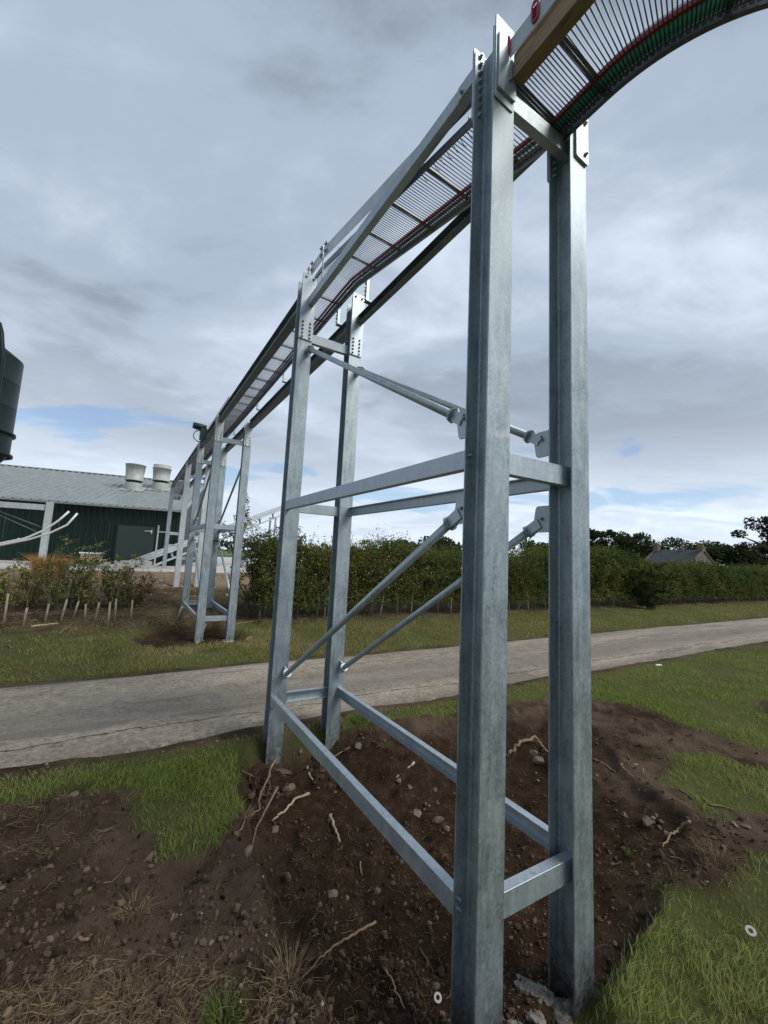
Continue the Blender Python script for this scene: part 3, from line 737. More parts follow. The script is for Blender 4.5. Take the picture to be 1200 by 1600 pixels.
bend_strip(MB(), 0, DM, LL, -.012, .004, .006).build('rod_chain_plate', M['chain'], cc)
bend_strip(MB(), 0.09, DM, LL - .072, .05, .155, .0018).build('side_board', M['board'], cc)
bend_strip(MB(), 0, DM, LR + .052, .03, .2, .0018).build('side_board', M['board'], cc)
chain = MB(); d = 0.0
while d < DM:
    p, ax, tn = turn(d, LR + .018)
    chain.box(p, tn * .013, ax * .0022, ZV * .007).box(p + ax * .008, tn * .009, ax * .0022, ZV * .01); d += .0265
o = chain.build('chain_link', M['chain'], cc); o['kind'] = 'stuff'
for d in (0.03, 0.29, .78, 1.2, 1.6):
    p, ax, tn = turn(d, LL - .01, .028)
    MB().box(p + ax * ((LR - LL) / 2 + .02), tn * .017, ax * ((LR - LL) / 2 + .02), ZV * .006).build('cross_member', M['galv_dark'], cc)
# red links hung over the board edge
for s in (-.075, -.24):
    mb = MB(); ring = []
    for k in range(24):
        a = 2 * math.pi * k / 24; x, z = math.cos(a), math.sin(a)
        ring.append(W(s + .016 * x, LL - .078, ZC + .125 + .028 * z + (.026 if z > 0 else -.026)))
    mb.tube(ring + [ring[0], ring[1]], .0065, 8, caps=False)
    for k in (-1, 0, 1): mb.tube([W(s - .014, LL - .078, ZC + .125 + .02 * k), W(s + .014, LL - .078, ZC + .125 + .02 * k)], .0045, 6)
    tag(mb.build('plastic_link', M['red'], None, W(s, LL - .078, ZC + .125)), 'red plastic link %s' % ('hanging on the board beside the near post top' if s > -.1 else 'hung on the board above the timber, at the top picture edge'), 'plastic link', 'red links on the conveyor board')
# timber lying along the outer edge of the bend
tb = MB().box((0.375, 0, 0), (0.375, 0, 0), (0, .034, 0), (0, 0, .068)).mesh('timber_beam', M['timber'])
o = bpy.data.objects.new('timber_beam', tb); COL.objects.link(o)
mm = Matrix.Identity(4); q = W(-DEP / 2 - .030, .066, HZ + 2.455)
for i in range(3): mm[i][0] = -U[i]; mm[i][1] = V_[i]; mm[i][2] = ZV[i]; mm[i][3] = q[i]
o.matrix_world = mm; bevel(o, .004, 2); tag(o, 'brown sawn timber fixed along the curved conveyor beside the near post', 'timber')
# gear motor on the far trestle
mo = thing('gear_motor', W(8.5, -.22, HZ + 2.650), 'dark green gear motor sticking out from the conveyor above the far trestle', 'motor')
MB().box(W(8.5, -.17, HZ + 2.60), U * .07, V_ * .07, ZV * .13).build('gearbox', M['motor'], mo)
MB().tube([W(8.5, -.12, HZ + 2.74), W(8.5, -.25, HZ + 2.76), W(8.5, -.40, HZ + 2.77)], [.075, .075, .07], 14).build('motor_body', M['motor'], mo)
mbf = MB()
for k in range(6): mbf.tube([W(8.5, -.20 - .03 * k, HZ + 2.755), W(8.5, -.208 - .03 * k, HZ + 2.755)], .083, 14)
mbf.build('cooling_fins', M['motor'], mo)
MB().tube([W(8.5 + .015 * math.sin(k), -.24 + .13 * math.cos(k * .42), HZ + 2.54 + .13 * math.sin(k * .42)) for k in range(32)], .008, 6).build('cable', M['black'], mo)

# ------------------------------------------------------------------ shed
SC = np.array([-10.15, 19.75, 0]); SX = np.array([-.950, -.312, 0]); SN = np.array([.312, -.950, 0])     # right corner, along wall, outward
def S(a, o_, z): return SC + SX * a + SN * o_ + ZV * z
ZB, ZE, ZRG, HALF = 0.72, HZ + 1.86, HZ + 4.3, 7.2
sh = thing('poultry_shed', S(6, -HALF, ZB), 'long dark green shed with pale grey ribbed roof and two roof vents', 'shed')
# one wall sheet: trapezoid ribs, 1 m cover
def ribbed(width, pitch, depth, top):
    q = []; k = int(round(width / pitch))
    for i in range(k):
        x = i * pitch
        q += [(x, 0), (x + pitch * (.5 - top), 0), (x + pitch * .5 - pitch * top * .55, depth), (x + pitch * .5 + pitch * top * .55, depth), (x + pitch * (.5 + top), 0)]
    return q + [(width, 0)]
def sheet(q, length, name, m_):
    n = len(q); V = [(x, d_, 0) for x, d_ in q] + [(x, d_, length) for x, d_ in q]
    return MB().add(V, [(i, i + 1, n + i + 1, n + i) for i in range(n - 1)]).mesh(name, m_)
wq = ribbed(1.0, 0.25, 0.06, .24)
WS = sheet(wq, ZE - ZB - .005, 'wall_panel', M['cladding'])
NW = 15
for i in range(NW):
    inst('wall_panel', WS, sh, S(i, 0.003 * (i % 2), ZB), SX, SN, ZV)
rl = math.hypot(HALF + .35, (ZRG - ZE) * (HALF + .35) / HALF); rd = (-SN * HALF + ZV * (ZRG - ZE)); rd = rd / np.linalg.norm(rd); rn = np.cross(SX, rd); rn = rn if rn[2] > 0 else -rn
RS = sheet(ribbed(1.0, 0.333, 0.06, .13), rl, 'roof_panel', M['roof'])
r0 = S(-.15, .35, ZE - (ZRG - ZE) * .35 / HALF + .03)
for i in range(NW): inst('roof_panel', RS, sh, r0 + SX * i + rn * .004 * (i % 2), SX, rn, rd)
rd2 = (SN * HALF + ZV * (ZRG - ZE)); rd2 /= np.linalg.norm(rd2); rn2 = np.cross(rd2, SX); rn2 = rn2 if rn2[2] > 0 else -rn2
MB().box(S(7.35, -HALF - HALF / 2, (ZE + ZRG) / 2 + .02), SX * 7.5, (-SN * HALF - ZV * (ZRG - ZE)) / 2, rn2 * .02).build('rear_roof', M['roof'], sh)
MB().box(S(7.35, -HALF, ZRG + .05), SX * 7.5, SN * .18, ZV * .02).build('ridge_cap', M['fascia'], sh)
MB().box(S(7.35, .30, ZE - .07), SX * 7.5, SN * .02, ZV * .07).box(S(7.35, .15, ZE - .13), SX * 7.5, SN * .14, ZV * .01).build('fascia', M['fascia'], sh)
MB().add([S(0, -.01, ZB), S(0, -2 * HALF, ZB), S(0, -2 * HALF, ZE), S(0, -HALF, ZRG - .03), S(0, -.01, ZE)], [(0, 1, 2, 3, 4)]).add(
    [S(.1, -.02, ZB), S(.1, -2 * HALF, ZB), S(.1, -2 * HALF, ZE), S(.1, -HALF, ZRG - .03), S(.1, -.02, ZE)], [(4, 3, 2, 1, 0)]).build('gable_wall', M['cladding'], sh)
for k in range(2):
    MB().box(S(-.17, -HALF / 2 + .15, (ZE + ZRG) / 2 + .0), SX * .02, (-SN * (HALF + .3) + ZV * (ZRG - ZE) * 1.04) / 2, rn * .10).build('verge_trim', M['fascia'], sh) if k == 0 else None
dr = MB().box(S(1.85, .078, ZB + .98), SX * .78, SN * .012, ZV * .95).build('door', M['door'], sh); bevel(dr, .006)
MB().box(S(1.85, .082, ZB + 1.96), SX * .84, SN * .012, ZV * .025).box(S(1.04, .082, ZB + .98), SX * .022, SN * .012, ZV * .95).box(S(2.66, .082, ZB + .98), SX * .022, SN * .012, ZV * .95).build('door_frame', M['cladding'], sh)
MB().tube([S(1.22, .09, ZB + 1.72), S(1.22, .15, ZB + 1.72), S(1.5, .15, ZB + 1.72)], .016, 8).box(S(1.2, .096, ZB + 1.70), SX * .02, SN * .006, ZV * .09).build('handle', M['white'], dr)
MB().box(S(7.2, .03, ZB - .06), SX * 7.4, SN * .06, ZV * .13).build('plinth', M['concrete'], sh)
slope = (ZRG - ZE) / HALF
def vent(px, n_, extra):
    # where the vent's foot meets the roof
    d_ = ray(px, 765); pl_n = rn; o0 = r0
    p = EYE + d_ * (((o0 - EYE) @ pl_n) / (d_ @ pl_n))
    up = ZV
    v = MB()
    v.lathe([(0.426, .0), (0.426, .42)], p - ZV * .05, 28); v.build('vent_collar', M['fan'], sh)
    MB().box(p + ZV * .0 + rn * .045, SX * .58, rd * .55, rn * .02).build('vent_flashing', M['fan'], sh)
    MB().lathe([(0.361, .38), (0.361, .46), (0.410, .46), (0.410, .50)], p, 28).build('vent_gap', M['black'], sh)
    pr = [(0.447, .49), (0.463, .50), (0.463, .54), (0.430, .55), (0.492, 1.38), (0.521, 1.38), (0.521, 1.42), (0.492, 1.42), (0.476, 1.40), (0.410, .6)]
    if extra: pr = [(0.447, .49), (0.463, .50), (0.463, .54), (0.430, .55), (0.476, 1.22), (0.508, 1.22), (0.508, 1.26), (0.459, 1.27), (0.480, 1.44), (0.459, 1.44), (0.410, .6)]
    MB().lathe(pr, p, 32).build('vent_stack', M['fan'], sh)
vent(208, 0, False); vent(250, 1, True)

# ------------------------------------------------------------------ silo at the left edge
def atY(x, y, Y): d_ = ray(x, y); return EYE + d_ * (Y / d_[1])
sp_ = atY(36, 555, 13.0); rad_s = 1.25
scx = sp_ - CR * rad_s * .98; scx = np.array([scx[0] - .43, scx[1], 0])
ztop = atY(36, 556, 13.0)[2]; zr1 = atY(22, 672, 13.0)[2]; zr2 = atY(20, 706, 13.0)[2]
si = thing('feed_silo', (scx[0], scx[1], 0.35), 'dark green feed silo at the left picture edge with ringed barrel', 'silo')
MB().lathe([(0.02, ztop + .75), (rad_s * .5, ztop + .5), (rad_s, ztop + .02), (rad_s, ztop)], scx, 40).build('cone_roof', M['silo'], si)
for i in range(3):
    a, b_ = zr1 + (ztop - zr1) * i / 3, zr1 + (ztop - zr1) * (i + 1) / 3
    MB().lathe([(rad_s, a + .004), (rad_s + .004, a + .004), (rad_s + .004, a + .02), (rad_s, a + .024), (rad_s, b_)], scx, 40).build('barrel_ring', M['silo'], si)
MB().lathe([(rad_s, zr2), (rad_s, zr1)], scx, 40).build('skirt', M['silo'], si)
for z in (zr1, zr2): MB().lathe([(rad_s, z - .05), (rad_s + .09, z - .05), (rad_s + .09, z + .03), (rad_s, z + .03)], scx, 40).build('flange_ring', M['silo'], si)
MB().lathe([(.22, zr2 - 1.35), (.9, zr2 - .45), (rad_s - .05, zr2 - .04)], scx, 40).build('hopper', M['silo'], si)
for k in range(4):
    a = math.pi / 4 + k * math.pi / 2; q = scx + np.array([math.cos(a) - .45, math.sin(a), 0]) * .62
    MB().box(q + ZV * (zr2 / 2 + .1), np.array([.05, 0, 0]), np.array([0, .05, 0]), ZV * (zr2 / 2 - .12)).build('leg', M['galv_dark'], si)
fp = atY(4, 560, 11.6); fp2 = atY(1, 508, 11.6)
MB().tube([np.array([fp[0], fp[1], .4]), fp, fp + (fp2 - fp) * .8, fp2 + np.array([-.06, 0, .05]), fp2 + np.array([-.25, .05, .12]), fp2 + np.array([-.7, .4, .2])], .07, 14).build('filler_pipe', M['silo'], si)

# portal frame before the shed, pair of bent white pipes
pf = thing('portal_frame', S(5.9, 2.2, .7), 'galvanised portal frame with a heavy top rail standing before the shed', 'frame')
pb = atY(66, 872, 15.6); pt_ = atY(79, 784, 15.6); ph = pt_[2]
pb[2] = zat(pb[0], pb[1])
MB().prism([(a * 1.3, b_ * 1.3) for a, b_ in HP], np.array([pb[0], pb[1], pb[2] - .1]), SN, SX, ZV * (ph - pb[2] + .1)).build('post', M['galv_pale'], pf)
MB().box(np.array([pb[0], pb[1], ph - .24]) + SX * 2.6, SX * 2.45, SN * .05, ZV * .11).build('top_rail', M['galv_pale'], pf)
q2 = np.array([pb[0], pb[1], 0]) + SX * 5.2
MB().prism([(a * 1.3, b_ * 1.3) for a, b_ in HP], np.array([q2[0], q2[1], .2]), SN, SX, ZV * (ph - .2)).build('post', M['galv_pale'], pf)
for dz in (.35, .6): MB().tube([np.array([pb[0], pb[1], ph - dz - .7]) + SX * .1, np.array([pb[0], pb[1], ph - .36]) + SX * (1.6 + dz)], .012, 6).build('tie_rod', M['galv_dark'], pf)
wp = thing('white_pipe_pair', S(6, 5, .9), 'pair of white plastic pipes bent upward before the portal frame', 'pipes')
for pts_ in ([(-70, 858), (0, 849), (40, 841), (70, 828), (92, 813), (108, 799)], [(-70, 862), (0, 852), (45, 843), (78, 833), (105, 820), (121, 802)]):
    MB().tube([atY(x, y, 12.6 + i * .1) for i, (x, y) in enumerate(pts_)], .032, 12).build('pipe', M['white'], wp)
MB().box(atY(-60, 900, 12.65), (.05, 0, 0), (0, .05, 0), ZV * .62).build('pipe_stand', M['galv_pale'], wp)
for x, y, i in ((28, 844, 2), (40, 842, 2.3)):
    MB().tube([atY(x, y, 12.6 + i * .1) + ZV * -.05, atY(x, y, 12.6 + i * .1) + ZV * .075], .012, 6).build('pipe_clip', M['white'], wp)

# second conveyor rising across the yard
P0, P1_ = atY(186, 890, 17.0), atY(452, 791, 27.0)
c2 = thing('incline_conveyor', P0, 'pale inclined ladder conveyor rising from the concrete block before the shed', 'conveyor')
dv_ = (P1_ - P0); Ld = np.linalg.norm(dv_); dv_ /= Ld; hv = np.cross(dv_, ZV); hv /= np.linalg.norm(hv); vv_ = np.cross(hv, dv_)
for k in (-.16, .16):
    for z in (0.0, .15):
        MB().box(P0 + dv_ * Ld / 2 + hv * k + vv_ * z, dv_ * Ld / 2, hv * .02, vv_ * .034).build('side_rail', M['galv_pale'], c2)
    MB().box(P0 + dv_ * (Ld / 2 + .6) + hv * k * .4 - vv_ * .40, dv_ * (Ld / 2 - .6), hv * .02, vv_ * .025).build('lower_rail', M['galv_pale'], c2)
n2_ = int(Ld / 1.25)
for i in range(1, n2_):
    p = P0 + dv_ * (i * 1.25)
    MB().box(p - vv_ * .06 + hv * .0, dv_ * .02, hv * .17, vv_ * .02).box(p - vv_ * .2, dv_ * .03, hv * .05, vv_ * .2).build('rung_frame', M['galv_bar'], c2)
for f_ in (.42, .86):
    p = P0 + dv_ * Ld * f_
    zb_ = 0.8
    for k in (-.22, .22):
        MB().box(np.array([p[0], p[1], (p[2] - .35 + zb_) / 2]) + hv * k, hv * .05, np.array([dv_[0], dv_[1], 0]) * .05, ZV * (p[2] - .35 - zb_) / 2).build('support_leg', M['galv_pale'], c2)

# small things on the yard edge
def block(name, px, py, Y, w, d_, h, m_, label, cat, group=None, bev=.02):
    p = atY(px, py, Y); z = zat(p[0], p[1])
    o = MB().box((p[0], p[1], z + h / 2 - .02), SX * w / 2, SN * d_ / 2, ZV * h / 2).build(name, M[m_], None, (p[0], p[1], z))
    bevel(o, bev, 2); return tag(o, label, cat, group)
block('concrete_block', 208, 886, 16.3, 1.25, .5, .34, 'concrete', 'largest grey concrete block at the foot of the inclined conveyor', 'concrete block', 'concrete blocks by the yard')
block('concrete_block', 152, 884, 16.0, .8, .4, .25, 'concrete', 'grey concrete block under the stack of boxes', 'concrete block', 'concrete blocks by the yard')
block('concrete_block', 102, 882, 15.8, .5, .4, .3, 'slab', 'pale concrete block between the portal post and the stack', 'concrete block', 'concrete blocks by the yard')
q = atY(142, 877, 15.9); zq = zat(q[0], q[1]) + .21
pal = thing('wooden_pallet', (q[0], q[1], zq), 'small weathered pallet on the concrete block before the shed', 'pallet')
for k in (-.4, 0, .4): MB().box((q[0], q[1], zq + .05) + SX * k, SX * .05, SN * .3, ZV * .05).build('bearer', M['wood_white'], pal)
for k in range(5): MB().box((q[0], q[1], zq + .112) + SN * (-.25 + k * .125), SX * .48, SN * .05, ZV * .011).build('slat', M['wood_white'], pal)
for nm, w, h, z0_, m_, lb, ct in (('cardboard_box', .6, .2, .125, 'card', 'brown cardboard box on the pallet', 'box'), ('plastic_tray', .72, .06, .33, 'white', 'white tray lying between the box and the dark drum case', 'tray'), ('motor_case', .5, .17, .395, 'silo', 'dark grey case topmost on the stack before the shed', 'case')):
    o = MB().box((q[0], q[1], zq + z0_ + h / 2), SX * w / 2, SN * .25, ZV * h / 2).build(nm, M[m_], None, (q[0], q[1], zq + z0_)); bevel(o, .02, 2); tag(o, lb, ct)
    if nm == 'motor_case':
        for k in (-1, 0, 1): MB().box((q[0], q[1], zq + z0_ + h + .006) + SX * k * .14, SX * .02, SN * .2, ZV * .008).build('lid_rib', M['silo'], o)
MB()

# ------------------------------------------------------------------ stone house behind the hedge
def house():
    Y = 58.0
    c = atY(1058, 888, Y); zb_ = 0.7; 
    rx = np.array([.377, -.926, 0]); ry = np.array([.926, .377, 0])      # ridge direction, depth direction
    hl, hd = 3.3, 2.5; c = np.array([c[0] + .2, c[1], 0])
    ze, zr_ = atY(1050, 880, Y)[2], atY(1060, 862, Y + 2.6)[2]
    h = thing('stone_cottage', (c[0], c[1], zb_), 'low stone cottage with slate roof and chimneys showing over the hedge', 'house')
    def Q(a, b_, z): return c + rx * a + ry * b_ + ZV * z
    V = [Q(-hl, -hd, zb_), Q(hl, -hd, zb_), Q(hl, hd, zb_), Q(-hl, hd, zb_), Q(-hl, -hd, ze), Q(hl, -hd, ze), Q(hl, hd, ze), Q(-hl, hd, ze), Q(-hl, 0, zr_), Q(hl, 0, zr_)]
    MB().add(V, [(0, 1, 5, 4), (1, 2, 6, 9, 5), (2, 3, 7, 6), (3, 0, 4, 8, 7)]).build('wall', M['sandstone'], h)
    for sg in (-1, 1):
        dn = np.array(ry * sg * (hd + .2)) - ZV * (zr_ - ze) * (hd + .2) / hd
        nn = np.cross(rx, dn); nn /= np.linalg.norm(nn); nn = nn if nn[2] > 0 else -nn
        MB().box(Q(0, 0, zr_ + .02) + dn / 2, rx * (hl - .12), dn / 2, nn * .05).build('roof_slope', M['slate'], h)
    for a in (-hl, hl): 
        MB().prism([(-hd - .1, ze - .05), (0, zr_ + .02), (hd + .1, ze - .05), (hd + .1, ze + .12), (0, zr_ + .2), (-hd - .1, ze + .12)], Q(a - .15, 0, 0), ry, ZV, rx * .3).build('gable_coping', M['sandstone'], h)
    MB().prism([(-.1, -.08), (.1, -.08), (0, .08)], Q(-hl, 0, zr_ + .06), ry, ZV, rx * 2 * hl).build('ridge', M['sandstone'], h)
    for a, hh, w in ((-hl + .25, .7, .42), (hl - .25, .6, .45), (.6, .42, .26)):
        ch = MB().box(Q(a, 0, zr_ + hh / 2 - .1), rx * w * .8, ry * w * .8, ZV * (hh / 2)).box(Q(a, 0, zr_ + hh - .1), rx * w * .92, ry * w * .92, ZV * .06).build('chimney', M['sandstone'], h)
        for k in ((-.4, .4) if w > .4 else (0,)):
            MB().lathe([(.15, 0), (.13, .4), (.17, .42), (.17, .5), (.1, .5)], Q(a + k * w, 0, zr_ + hh - .05), 12).build('chimney_pot', M['pot'], ch)
    for a in (-2.4, -.6, 1.4):
        w_ = MB().box(Q(a, -hd - .03, ze - .42), rx * .42, ry * .03, ZV * .42).build('window', M['white'], h)
        for dx in (-.19, .19):
            for dz in (-.2, .19): MB().box(Q(a + dx, -hd - .065, ze - .42 + dz), rx * .165, ry * .006, ZV * .17).build('pane', M['glass'], w_)
house()

# ------------------------------------------------------------------ vegetation
def rand_unit(n):
    v = RNG.normal(size=(n, 3)); return v / np.linalg.norm(v, axis=1, keepdims=True)
def leaf_mesh(name, C, size, tint, m_='leaf', aspect=0.55, droop=None):
    """one folded diamond per leaf"""
    n = len(C); a = rand_unit(n)
    if droop is not None: a = a * (1 - droop) + np.array([0, 0, -1.0]) * droop; a /= np.linalg.norm(a, axis=1, keepdims=True)
    b_ = np.cross(a, rand_unit(n)); b_ /= np.linalg.norm(b_, axis=1, keepdims=True) + 1e-9
    nn = np.cross(a, b_); s = size.reshape(-1, 1)
    V = np.stack([C - a * s * .5, C + b_ * s * aspect * .5 + nn * s * .12, C + a * s * .5, C - b_ * s * aspect * .5 + nn * s * .12], 1).reshape(-1, 3)
    i = np.arange(n) * 4
    F = np.concatenate([np.stack([i, i + 1, i + 2], 1), np.stack([i, i + 2, i + 3], 1)])
    return mesh_np(name, V, F, M[m_], np.repeat(tint, 4, 0))
def tints(n, cols, var=.25):
    cols = np.array(cols); k = RNG.integers(0, len(cols), n)
    return np.clip(cols[k] * (1 + RNG.normal(0, var, (n, 1))), .004, 1)
GREENS = [(0.1, 0.132, 0.043), (0.079, 0.113, 0.038), (0.132, 0.162, 0.049), (0.119, 0.124, 0.044), (0.162, 0.149, 0.06)]
DARKG = [(0.061, 0.097, 0.035), (0.074, 0.111, 0.038), (0.054, 0.084, 0.032), (0.088, 0.115, 0.043)]
AUTUMN = [(0.166, 0.166, 0.049), (0.215, 0.149, 0.058), (0.124, 0.14, 0.047), (0.282, 0.182, 0.066), (0.1, 0.124, 0.041)]
def twiggy(mb, p0, p1, r0, r1, wob, n=5, k=5):
    pts = []
    for i in range(n + 1):
        f = i / n; pts.append(p0 + (p1 - p0) * f + np.array([random.gauss(0, wob), random.gauss(0, wob), random.gauss(0, wob * .5)]) * (0 < i))
    mb.tube(pts, [r0 + (r1 - r0) * i / n for i in range(n + 1)], k, caps=False); return pts
def sprays(starts, dirs, length, nleaf, spread):
    """leaf centres strung along twigs"""
    n = len(starts); f = RNG.uniform(.1, 1, (n, nleaf, 1))
    C = starts[:, None] + dirs[:, None] * f * length.reshape(-1, 1, 1) + RNG.normal(0, spread, (n, nleaf, 3))
    return C.reshape(-1, 3)

# the long hedge: n from 9.5 to 10.9, parts foliage / branches / each stem
def hedge_top(e): return 1.78 + .34 * sst(9, 17, e) - .34 * sst(18.5, 23, e) + .30 * (fbm(e * .35, e * 0 + 1.7, 3, 71) - .5) * 2 + .42 * (fbm(e * 1.6, e * 0, 3, 72) - .5) * 2
def hedge(e0, e1, n0, n1, label, dens, lsize, cols, stems, name='hedge', htop=hedge_top, org_e=None):
    ec = (e0 + e1) / 2; h = thing(name, (*xy(ec, (n0 + n1) / 2), zat(*xy(ec, n0))), label, 'hedge')
    org = ORG[h.name]
    ntw = int((e1 - e0) * dens)
    e_ = RNG.uniform(e0, e1, ntw); top = htop(e_)
    # twigs mostly on the road face and on top
    face = RNG.uniform(0, 1, ntw)
    zf = RNG.beta(1.05, 1.0, ntw)
    zl = .30 + zf * (top - .30)
    bulge = .28 * (fbm(e_ * 1.1, zl * 1.3, 3, 73) - .5) * 2 + .18 * (fbm(e_ * 3.2, zl * 3.5, 2, 74) - .5) * 2
    nn = np.where(face < .62, n0 + .15 + bulge + np.abs(RNG.normal(0, .22, ntw)) + .25 * np.clip(zf - .75, 0, 1), RNG.uniform(n0 + .3, n1, ntw))
    ontop = face > .80; zl = np.where(ontop, top - np.abs(RNG.normal(0, .18, ntw)), zl)
    x, y = xy(e_, nn); z = zg(x, y, False) + zl
    P_ = np.stack([x, y, z], 1)
    d_ = rand_unit(ntw) * .7 + np.array([-NX, -NY, 0]) * .35 + np.array([0, 0, .55]); d_ /= np.linalg.norm(d_, axis=1, keepdims=True)
    ln = RNG.uniform(.12, .34, ntw) * np.where(ontop, 1.7 * RNG.uniform(.5, 1.4, ntw), 1.0)
    nl = 9
    C = sprays(P_, d_, ln, nl, .028)
    hue = fbm(e_ * .7, zl * .9, 3, 75); cc_ = tints(len(C), cols)
    shift = np.repeat(np.clip((hue - .5) * 3, -1, 1), nl)[:, None]
    cc_ = cc_ * (1 + shift * np.array([[.55, .25, .15]]))
    yel = RNG.uniform(0, 1, len(C)) < .035; cc_[yel] = np.array([.24, .19, .06])
    nb = int((e1 - e0) * dens * 1.4); eb = RNG.uniform(e0, e1, nb); zb2 = RNG.uniform(.22, .93, nb) * htop(eb); nbk = RNG.uniform(n0 + .45, n1 - .1, nb)
    xb, yb = xy(eb, nbk); C = np.concatenate([C, np.stack([xb, yb, zg(xb, yb, False) + zb2], 1)]); cc_ = np.concatenate([cc_, tints(nb, cols)])
    szs = np.concatenate([RNG.uniform(.7, 1.3, ntw * nl) * lsize, RNG.uniform(1.6, 2.8, nb) * lsize])
    fo = link('foliage', leaf_mesh('foliage', C - org, szs, cc_), h)
    # inner thicket of bare twigs
    br = MB()
    for i in range(int((e1 - e0) * 5)):
        e = random.uniform(e0, e1); n = random.uniform(n0 + .2, n1 - .2); tp = float(htop(np.array([e]))[0])
        x, y = xy(e, n); z = zat(x, y)
        x2, y2 = xy(e + random.gauss(0, .3), n + random.gauss(0, .25))
        twiggy(br, np.array([x, y, z + .2]), np.array([x2, y2, z + tp * random.uniform(.7, 1.08)]), .014, .004, .05, 4, 4)
    br.build('branches', M['bark'], h)['kind'] = 'stuff'
    for i in range(stems):
        e = e0 + (e1 - e0) * (i + .5 + random.uniform(-.35, .35)) / stems; x, y = xy(e, n0 + .22 + random.uniform(-.08, .22)); z = zat(x, y)
        tl = random.uniform(-.09, .09)
        guard = random.random() < .45
        MB().tube([(x, y, z - .05), (x + tl * .5, y, z + .28), (x + tl, y, z + random.uniform(.45, .62))], [.020, .018, .016] if guard else [.02, .016, .012], 7).build('stem_guard' if guard else 'stem', M['stake'] if guard else M['bark'], h)
    return h
hedge(2.3, 14.5, 9.55, 11.0, 'thick thorn hedge beyond the road, behind the near trestle', 880, .058, GREENS + AUTUMN[2:3], 30)
hedge(14.5, 46, 9.6, 11.2, 'long green hedge running right along the road in front of the cottage', 480, .085, GREENS, 26)
# inner mass of the two hedges is dense with leaves further back
def bush(name, e, n, hgt, rad, label, cols, nt, lsize, group=None, sparse=False, cat='shrub', spiky=0.0, loc=None):
    x, y = xy(e, n) if loc is None else loc[:2]; z = zat(x, y); b0 = thing(name, (x, y, z), label, cat, group); org = ORG[b0.name]
    br = MB(); tips = []
    for i in range(random.randint(5, 8) if sparse else 9):
        a = random.uniform(0, 6.283); rr = rad * random.uniform(.35, 1.0); hh = hgt * random.uniform(.6, 1.02)
        p1 = np.array([x + math.cos(a) * rr, y + math.sin(a) * rr, z + hh])
        pts = twiggy(br, np.array([x + math.cos(a) * .05, y + math.sin(a) * .05, z - .03]), p1, .016 * (.6 + hgt / 3), .004, .05 * hgt / 2, 5, 5)
        for q in pts[1:]:
            for k in range(3 if sparse else 4):
                d_ = np.array([random.gauss(0, 1), random.gauss(0, 1), random.gauss(.45, .6)]); d_ /= np.linalg.norm(d_); l_ = random.uniform(.12, .38) * (hgt / 2 + .3)
                q2_ = q + d_ * l_; br.tube([q, (q + q2_) / 2 + np.array([0, 0, .02]), q2_], [.005, .004, .0025], 4, caps=False); tips.append((q, d_, l_))
    br.build('stems', M['bark'], b0)
    T = np.array([tt[0] for tt in tips]); D_ = np.array([tt[1] for tt in tips]); LN = np.array([tt[2] for tt in tips])
    k = RNG.integers(0, len(T), nt)
    C = sprays(T[k], D_[k], LN[k] * 1.1, 6, .035 if not spiky else .02)
    link('leaves', leaf_mesh('leaves', C - org, RNG.uniform(.7, 1.3, len(C)) * lsize, tints(len(C), cols), 'leaf', .55 if not spiky else .18), b0)
    return b0
def at_row(px, py):  # (e, n) under a pixel
    p = spot(px, py); return en(p[0], p[1])
e, n = at_row(405, 968); bush('thorn_bush', e, n + .5, 2.75, 1.0, 'tall ragged thorn bush at the left end of the hedge, beside the far trestle', GREENS + AUTUMN[:2], 900, .06)
bush('thorn_bush', e + .75, n + .2, 1.7, .8, 'lower bush in front of the hedge end, right of the far trestle', GREENS, 700, .055)
e, n = at_row(1045, 956); bush('broom_bush', e, n + .75, 1.9, .95, 'dark green broom bush bulging from the right hedge below the cottage', DARKG, 2600, .11, spiky=1)
hb = [(12, 955, 1.15, .55, 'leafy young shrub at the far left picture edge', GREENS + AUTUMN), (48, 950, 1.2, .55, 'yellowing young shrub below the white pipes', AUTUMN), (92, 952, 1.25, .6, 'young shrub under the shed wall, right of the orange tuft', GREENS + AUTUMN[:2]),
      (116, 950, 1.75, .5, 'tallest thin young shrub with forked top before the shed', GREENS), (150, 950, 1.25, .5, 'brownish young shrub before the stacked boxes', AUTUMN), (178, 948, 1.5, .55, 'upright young shrub below the shed door', GREENS + AUTUMN[1:2]),
      (204, 950, 1.0, .4, 'last thin reddish shrub at the right end of the young row', [(.12, .07, .035), (.09, .06, .03), (.10, .09, .03)])]
for px, py, hg, rd_, lb, cs in hb:
    p = spot(px, py); bush('young_shrub', 0, 0, hg * .84, rd_, lb, [tuple(min(.5, v * 1.35) for v in q) for q in cs], 190, .06, 'young hedge shrubs on the bank', True, loc=p)
